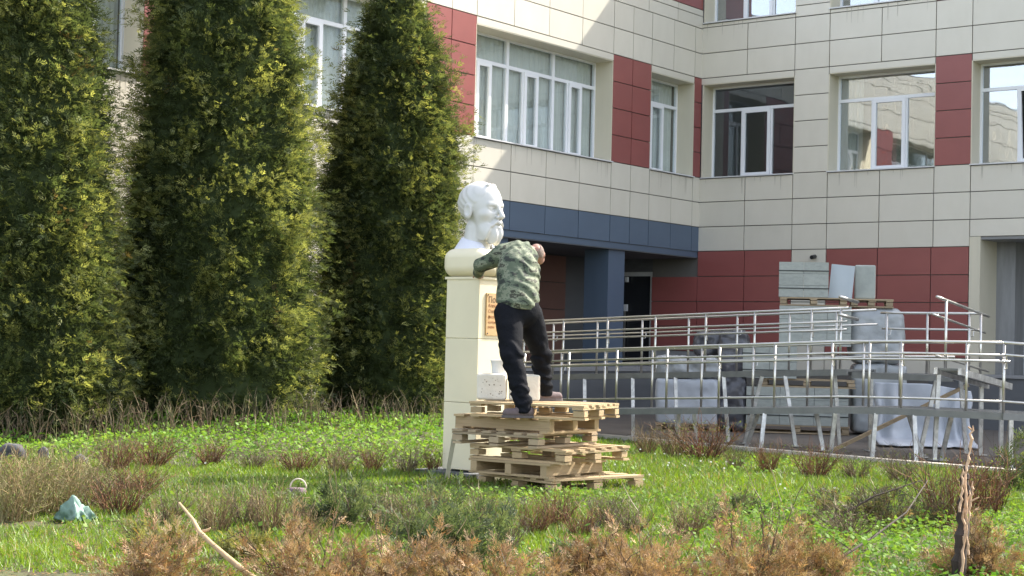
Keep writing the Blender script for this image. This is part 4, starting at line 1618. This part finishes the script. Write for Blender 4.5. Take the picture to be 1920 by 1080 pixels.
REDB = [(.19, .085, .045), (.23, .115, .058), (.13, .065, .04), (.08, .045, .03)]
STRAW = [(.30, .21, .11), (.23, .16, .085), (.15, .10, .055), (.10, .07, .04)]
GREYB = [(.17, .125, .08), (.21, .145, .085), (.11, .075, .05), (.085, .06, .042)]
OLIVE = [(.24, .20, .09), (.20, .17, .08), (.28, .20, .10)]
protos = []
for k, (n, sprd, cols, fk, br, nl, lc) in enumerate(((80, .55, REDB, 1, .11, 60, (.10, .14, .03)), (62, .75, GREYB, 2, .10, 90, (.11, .15, .035)),
                                                    (120, .60, OLIVE, 2, .18, 260, (.13, .16, .04)), (80, .45, STRAW, 1, .13, 40, (.14, .17, .05)), (80, .85, REDB, 2, .14, 120, (.12, .15, .04)))):
    r = np.random.default_rng(900 + k)
    Q, T, _ = stems_mesh(n, .5, sprd, r, cols, .0055, fk, base_r=br)
    ms = np_mesh('stems', Q.reshape(-1, 3), np.arange(len(Q) * 4).reshape(-1, 4), TWIG, np.repeat(T, 4, 0))
    Q2, T2 = bud_leaves(nl * 3, .5, sprd * .8, br, r, lc)
    ml = np_mesh('leaves', Q2.reshape(-1, 3), np.arange(len(Q2) * 4).reshape(-1, 4), COVER, np.repeat(T2, 4, 0))
    protos.append((ms, ml))


def shrub(label, px, py, hpx, wpx, kind, group=None, rz=None):
    g = gpos(px, py)
    s = g[1] / F
    hs, ws = hpx * s / .5, wpx * s / .62
    t = thing('twiggy_shrub', label, 'shrub', g, random.uniform(0, 6.28) if rz is None else rz, group)
    for nm, me_ in zip(('stems', 'leaves'), protos[kind]):
        put(nm, me_, t, (0, 0, 0), 0, (ws, ws, hs))
    return t


ORD = ['first', 'second', 'third', 'fourth', 'fifth', 'sixth', 'seventh', 'eighth', 'ninth', 'tenth']
rowA = [(215, 884, 66, 95, 0), (285, 876, 62, 100, 4), (395, 868, 50, 75, 0), (470, 864, 42, 80, 1), (560, 860, 46, 85, 4), (637, 855, 52, 75, 3), (700, 852, 52, 65, 0), (762, 850, 50, 70, 1), (812, 846, 46, 45, 0)]
for i, (px, py, h_, w_, k) in enumerate(rowA):
    shrub(f'low bare twiggy shrub, {ORD[i]} from the left in the row behind the left lawn', px, py, h_, w_, k, 'shrubs in the row behind the left lawn')
rowB = [(20, 975, 118, 150, 2, 'large olive brown shrub at the left photo edge, left of the green sheet'), (95, 962, 105, 150, 2, 'bushy olive brown shrub directly behind the pale green sheet'),
        (50, 930, 80, 150, 4, 'broad brown shrub below the large grey stone at the left edge'), (135, 925, 62, 130, 2, 'olive shrub right below the small brownish stone'),
        (255, 925, 55, 110, 4, 'low brown shrub just below the first two shrubs of the row behind'), (168, 950, 70, 120, 1, 'loose brown shrub right behind the small dark stone'), (225, 965, 84, 120, 4, 'reddish brown shrub just right of the pale green sheet'),
        (312, 985, 66, 105, 1, 'low grey brown shrub left of the tip of the peeled branch'), (405, 1000, 84, 105, 3, 'upright shrub behind the middle of the peeled branch'),
        (505, 1000, 92, 105, 3, 'straw coloured upright shrub in front of the purple basket'), (755, 1000, 80, 120, 1, 'thin airy shrub between the two green junipers'),
        (1000, 1005, 72, 100, 0, 'upright dark stemmed shrub in front of the right end of the pallets'), (1090, 1010, 62, 95, 0, 'low reddish shrub right of the upright dark stemmed one'),
        (950, 1030, 60, 90, 1, 'small grey twiggy shrub right of the larger juniper'), (1180, 1000, 60, 100, 1, 'low twiggy shrub behind the dry brown heaps, right of the pallets')]
rowB += [(458, 985, 78, 90, 1, 'grey thin shrub just left of the straw coloured one'), (565, 1012, 70, 95, 3, 'straw coloured shrub below the purple basket'),
         (700, 985, 70, 95, 1, 'thin shrub touching the right side of the small upright juniper'), (812, 965, 60, 80, 3, 'sparse pale shrub left below the pallets'),
         (912, 985, 72, 90, 1, 'grey shrub at the left front of the pallets, beside the larger juniper'), (1045, 985, 70, 80, 4, 'spreading reddish shrub in front of the bottom pallet'),
         (1140, 985, 66, 95, 1, 'grey shrub right of the pallets near the lawn shadow'), (1292, 1005, 66, 100, 3, 'straw coloured shrub behind the dark tan dry heap'),
         (1360, 990, 60, 90, 1, 'grey shrub just left of the small juniper tip on the right lawn'), (1590, 1010, 66, 130, 1, 'grey tangled shrub beside the low dark juniper'),
         (1665, 990, 80, 130, 1, 'dense grey twig tangle between the low dark juniper and the split trunk')]
for px, py, h_, w_, k, lab in rowB:
    shrub(lab, px, py, h_, w_, k, 'shrubs in the front bed')
rowC = [(1212, 852, 52, 70, 3), (1262, 858, 62, 80, 3), (1322, 862, 78, 120, 4), (1382, 878, 46, 55, 1), (1440, 886, 58, 70, 0), (1528, 894, 62, 90, 4), (1606, 898, 46, 80, 1), (1690, 905, 62, 85, 1)]
for i, (px, py, h_, w_, k) in enumerate(rowC):
    shrub(f'twiggy shrub, {ORD[i]} from the left in the row along the ramp', px, py, h_, w_, k, 'shrubs in the row along the ramp')
shrub('tall reddish shrub right behind the split trunk', 1790, 985, 135, 150, 4)
shrub('reddish brown shrub right of the split trunk, against the paving', 1850, 965, 110, 140, 0)
shrub('grey twiggy shrub left of the split trunk', 1735, 985, 80, 110, 1)
shrub('fine grey shrub low on the ground right of the split trunk', 1840, 1060, 80, 90, 1)

# clipped bare hedge in front of the trees
r = np.random.default_rng(77)
Q, T = [], []
for i in range(75):
    t = i / 74
    px = -60 + 905 * t
    Y = 18.9 + (21.6 - 18.9) * t + r.normal() * .15
    c = pix(px, 800, Y)
    q, tt, _ = stems_mesh(5, .44, .34, r, GREYB + [(.16, .15, .07)], .0075, 1, base_r=.13)
    q = q + np.array([c[0], c[1], float(hgt(c[0], c[1]))])
    Q.append(q); T.append(tt)
hb_ = pix(400, 800, 20.3)
hl = np.array([hb_[0], hb_[1], float(hgt(hb_[0], hb_[1]))])
Q, T = np.concatenate(Q) - hl, np.concatenate(T)
hd = thing('hedge', 'low clipped bare twig hedge along the foot of the thuja trees', 'hedge', hl)
put('stems', np_mesh('stems', Q.reshape(-1, 3), np.arange(len(Q) * 4).reshape(-1, 4), TWIG, np.repeat(T, 4, 0)), hd)['kind'] = 'stuff'


def juniper(label, px, py, hpx, wpx, seed, cols, n=420, upr=.8, name='juniper', cat='juniper', L0=.10):
    r = np.random.default_rng(seed)
    g = gpos(px, py)
    s = g[1] / F
    h, w = hpx * s, wpx * s
    root = thing(name, label, cat, g)
    sq, st_, _ = stems_mesh(9, h * .95, .5 * w / h, r, GREYB, .006, 1, base_r=w * .12)
    put('stems', np_mesh('stems', sq.reshape(-1, 3), np.arange(len(sq) * 4).reshape(-1, 4), TWIG, np.repeat(st_, 4, 0)), root)['kind'] = 'stuff'
    nbr = max(7, n // 34)
    az = r.uniform(0, 2 * math.pi, nbr)
    el = np.clip(r.normal(.62 + .5 * (upr - .5), .38, nbr), .08, 1.45)
    ln = np.hypot(np.cos(el) * w * .56, np.sin(el) * h) * r.uniform(.55, 1.08, nbr)
    bd_ = np.stack([np.cos(az) * np.cos(el), np.sin(az) * np.cos(el), np.sin(el)], -1)
    b0_ = np.stack([r.normal(size=nbr) * w * .13, r.normal(size=nbr) * w * .13, np.zeros(nbr)], -1)
    k_ = r.integers(nbr, size=n)
    t = r.uniform(0.12, 1, n) ** .8
    sag = -.22 * ln[k_] * t ** 2 * np.cos(el[k_])
    O = b0_[k_] + bd_[k_] * (ln[k_] * t)[:, None] + np.stack([0 * t, 0 * t, sag], -1) + r.normal(size=(n, 3)) * .022
    O[:, 2] = np.maximum(O[:, 2], .01)
    A = norm(bd_[k_] + r.normal(size=(n, 3)) * .45 + np.array([0, 0, .15]))
    L = r.uniform(.7, 1.4, n) * L0
    K = 8
    Qs = sprays(O, A, L, K, droop=.1, wid=.11, ang=34, r=r)
    c = np.array(cols)[r.integers(len(cols), size=n)] * r.uniform(.7, 1.3, (n, 1))
    me_ = np_mesh('foliage', Qs.reshape(-1, 3), np.arange(len(Qs) * 4).reshape(-1, 4), LEAF if cat != 'dry branches' else DEAD, np.repeat(np.repeat(c, K, 0), 4, 0))
    put('foliage', me_, root)
    return root


JG = [(.075, .105, .05), (.10, .125, .065), (.055, .08, .038)]
juniper('small upright green juniper just right of the purple basket', 645, 990, 125, 120, 1, JG, 900, 1.0)
juniper('larger spreading green juniper in the front, below the pallets', 850, 1062, 150, 240, 2, JG, 1700, .8)
juniper('tip of a small juniper sticking out of the lawn right of the pallets', 1402, 962, 48, 55, 3, JG, 220)
juniper('low dark juniper left of the fallen twigs on the right lawn', 1630, 990, 75, 230, 4, [(.06, .07, .04), (.085, .085, .05), (.14, .10, .06)], 1000, .25)
juniper('dark spreading juniper at the right photo edge, against the paving', 1890, 912, 105, 120, 5, [(.06, .085, .04), (.09, .11, .05)], 500, .4, L0=.14)
juniper('low green juniper between the dry brown heaps in the front', 1075, 1075, 65, 130, 6, JG, 330, .5)
juniper('yellowish green juniper behind the leftmost dry heap', 300, 1030, 55, 150, 7, [(.16, .16, .06), (.20, .17, .07), (.12, .13, .05)], 420, .4)
juniper('yellow green juniper tuft behind the second dry heap from the left', 470, 1045, 55, 130, 8, [(.17, .16, .06), (.13, .13, .05)], 380, .4)
DB_ = [(.30, .19, .11), (.38, .265, .165), (.23, .135, .075), (.29, .21, .125), (.18, .15, .07), (.12, .08, .05), (.30, .165, .085)]
dry = [(285, 1105, 150, 260, 'heap of dry brown thuja branches at the bottom left, left of the peeled branch'), (580, 1125, 205, 280, 'tall heap of dry brown thuja branches right of the peeled branch'),
       (735, 1125, 190, 290, 'dry tan thuja branches in front of the larger juniper, left of it'), (930, 1130, 135, 320, 'low dry thuja branches along the bottom edge under the larger juniper'),
       (1105, 1095, 130, 150, 'dry brown thuja branch standing right of the pallets'), (1235, 1125, 195, 270, 'dark tan dry thuja heap in the front, below the shadow of the pallets'),
       (1405, 1110, 200, 210, 'upright russet dry thuja branch in the middle of the right lawn'), (1515, 1095, 105, 210, 'low russet dry thuja branch right of the upright one'),
       (1835, 1085, 130, 130, 'brown dry bush close behind the foot of the split trunk')]
for i, (px, py, h_, w_, lab) in enumerate(dry):
    juniper(lab, px, py, h_, w_, 40 + i, DB_ if i != 5 else [(.28, .18, .10), (.22, .14, .08), (.34, .22, .13)], 1900, .5, 'dry_branches', 'dry branches', .072)

# peeled branch in front
pts = [pix(336, 943, 10.6), pix(362, 975, 10.4), pix(374, 998, 10.25), pix(400, 1022, 10.0), pix(430, 1048, 9.75), pix(462, 1074, 9.5), pix(500, 1100, 9.3)]
br_ = thing('peeled_branch', 'long peeled tan branch leaning out of the dry heaps at the bottom left', 'branch', pts[-1])
MB().tube([p - pts[-1] for p in pts], [.008, .012, .017, .015, .018, .018, .019], 9).build('stem', STICK, br_, smooth=True)
kn = pix(374, 998, 10.25) - pts[-1]
MB().tube([kn, kn + np.array([.05, .01, .012]), kn + np.array([.07, .0, .03])], [.014, .011, .004], 7).build('stub', STICK, br_, smooth=True)

# split trunk on the right
tk = [pix(1793, 1130, 10.1), pix(1800, 1040, 10.15), pix(1806, 960, 10.2), pix(1810, 900, 10.2), pix(1818, 850, 10.22), pix(1824, 800, 10.25)]
tr_ = thing('split_trunk', 'dark split trunk with torn pale wood standing at the right front', 'dead tree', (tk[0][0], tk[0][1], -.02))
tb_ = np.array([tk[0][0], tk[0][1], -.02])
rt_ = np.random.default_rng(8)
tp_ = tk[:4] + [pix(1812, 872, 10.2)]
fine = []
for a_, b_ in zip(tp_[:-1], tp_[1:]):
    for k in range(7):
        fine.append(a_ + (b_ - a_) * k / 7 + rt_.normal(size=3) * np.array([.006, .006, 0]) - tb_)
rad_ = [(.048 - .034 * (k / len(fine)) ** 1.3) * rt_.uniform(.80, 1.18) for k in range(len(fine))]
MB().tube(fine, rad_, 11).build('trunk', BARK, tr_)
for k in range(16):
    i0 = rt_.integers(0, len(fine) - 8)
    q = rt_.uniform(0, 2 * math.pi)
    off = [np.array([math.cos(q), math.sin(q), 0]) * (rad_[i0 + u_] * .95) for u_ in range(7)]
    MB().tube([fine[i0 + u_] + off[u_] for u_ in range(7)], [.004, .009, .010, .010, .009, .007, .002], 5).build('bark_strip', BARK if k % 4 else SPLIT, tr_)
def torn(pts, r0):
    out = []
    for a_, b_ in zip(pts[:-1], pts[1:]):
        for k in range(6):
            out.append(a_ + (b_ - a_) * k / 6 + rt_.normal(size=3) * np.array([.0045, .004, .003]) - tb_)
    out.append(pts[-1] - tb_)
    rr_ = [r0 * rt_.uniform(.45, 1.25) for _ in out[:-1]] + [.002]
    MB().tube(out, rr_, 6).build('split_wood', SPLIT, tr_)


torn([pix(1802, 1085, 10.05), pix(1809, 1010, 10.08), pix(1812, 945, 10.12), pix(1809, 890, 10.15), pix(1819, 845, 10.18), pix(1824, 798, 10.2)], .0095)
torn([pix(1816, 1040, 10.05), pix(1813, 985, 10.08), pix(1822, 930, 10.1), pix(1824, 902, 10.12)], .0075)
torn([pix(1800, 960, 10.07), pix(1805, 915, 10.1), pix(1806, 880, 10.12)], .008)
torn([pix(1824, 960, 10.08), pix(1836, 950, 10.08)], .006)
MB().tube([pix(1820, 940, 10.1) - tb_, pix(1836, 932, 10.1) - tb_], [.007, .005], 6).build('stub', SPLIT, tr_)
MB().tube([pix(1822, 806, 10.2) - tb_, pix(1815, 800, 10.2) - tb_], [.007, .005], 6).build('stub', SPLIT, tr_)
# fallen twigs on the right lawn
r = np.random.default_rng(5)
for lab, pp in (('long dark fallen twig slanting across the right lawn', [(1500, 1075, 10.3), (1570, 1050, 10.6), (1640, 1005, 11.2), (1700, 960, 12.0), (1740, 900, 12.6)]),
                ('thin dark twig arching over the low dark juniper', [(1560, 975, 13.0), (1640, 930, 13.2), (1730, 900, 13.3)])):
    ps = [pix(*q) for q in pp]
    t = thing('fallen_twig', lab, 'twig', ps[0])
    MB().tube([p - ps[0] for p in ps], list(np.linspace(.013, .004, len(ps))), 6).build('stem', BARK, t, smooth=True)
    m_ = MB()
    for p, q in zip(ps[:-1], ps[1:]):
        for k in range(4):
            b = p + (q - p) * (k + .5) / 4 - ps[0]
            e_ = b + np.array([r.normal() * .10, r.normal() * .06, abs(r.normal()) * .10])
            m_.tube([b, e_], [.004, .0015], 4)
    m_.build('side_twigs', BARK, t)

# ------------------------------------------------------------------ stones, sheet and basket
def stone(label, px, py, wpx, hpx, seed, m=STONE):
    g = gpos(px, py)
    s = g[1] / F
    W, Hh = wpx * s / 2, hpx * s / 2

    def f(p):
        return ell(p, (0, 0, Hh * .8), (W, W * .8, Hh)) + .05 * (vnoise(p * 14, seed) - .5)
    o = sdf_obj('stone', f, (-W - .06, -W - .06, -.05), (W + .06, W + .06, Hh * 2 + .06), .014, m)
    o.location = (g[0], g[1], g[2] - Hh * .45)
    return tag(o, label, 'stone')


stone('large dark grey stone at the left photo edge among ground cover', 22, 862, 52, 48, 1)
stone('small brownish stone between the large grey stone and the round one', 82, 862, 22, 32, 2)
stone('round blue grey stone left of the first twiggy shrub', 150, 872, 30, 30, 3)
g = gpos(135, 980)


nr_, na_ = 16, 60
Rr, Th = np.meshgrid(np.linspace(0.02, 1, nr_), np.linspace(0, 2 * math.pi, na_, endpoint=False), indexing='ij')
nz_ = vnoise(np.stack([Rr * 5 * np.cos(Th) + 9, Rr * 5 * np.sin(Th) + 9, Rr * 0], -1), 6) - .5
fold_ = np.sin(Th * 5 + 1.3) * .5 + np.sin(Th * 9 + 2 * nz_ * 4) * .35
rad_s = .135 * Rr ** .75 * (1 + .30 * fold_ * Rr + .35 * nz_)
zs_h = .165 * (1 - Rr ** 1.3) * (1 + .5 * nz_) + .03 * np.maximum(fold_, 0) * Rr + .012
V = np.stack([rad_s * np.cos(Th) * 1.05, rad_s * np.sin(Th) * .8 + .05 * Rr, zs_h], -1).reshape(-1, 3)
fa = [(i_ * na_ + k_, (i_ + 1) * na_ + k_, (i_ + 1) * na_ + (k_ + 1) % na_, i_ * na_ + (k_ + 1) % na_) for i_ in range(nr_ - 1) for k_ in range(na_)]
o = put('plastic_sheet', np_mesh('plastic_sheet', V, np.array(fa), GBAG, smooth=False), None, g)
sm_ = o.modifiers.new('thickness', 'SOLIDIFY'); sm_.thickness = .004
tag(o, 'crumpled pale green plastic sheet on the front left lawn', 'plastic sheet')
g = gpos(556, 932)
bs = thing('basket', 'small purple basket with a pale arched handle on the lawn shadow', 'basket', g - np.array([0, 0, .02]))
MB().tube([(0, 0, 0), (0, 0, .03), (0, 0, .10), (0, 0, .105)], [.07, .085, .088, .05], 18).build('body', BASKET, bs, smooth=True)
MB().tube([(.075 * math.cos(q) + .01, .02, .10 + .085 * math.sin(q)) for q in np.linspace(0, math.pi, 14)], .007, 7).build('handle', HANDLE, bs, smooth=True)
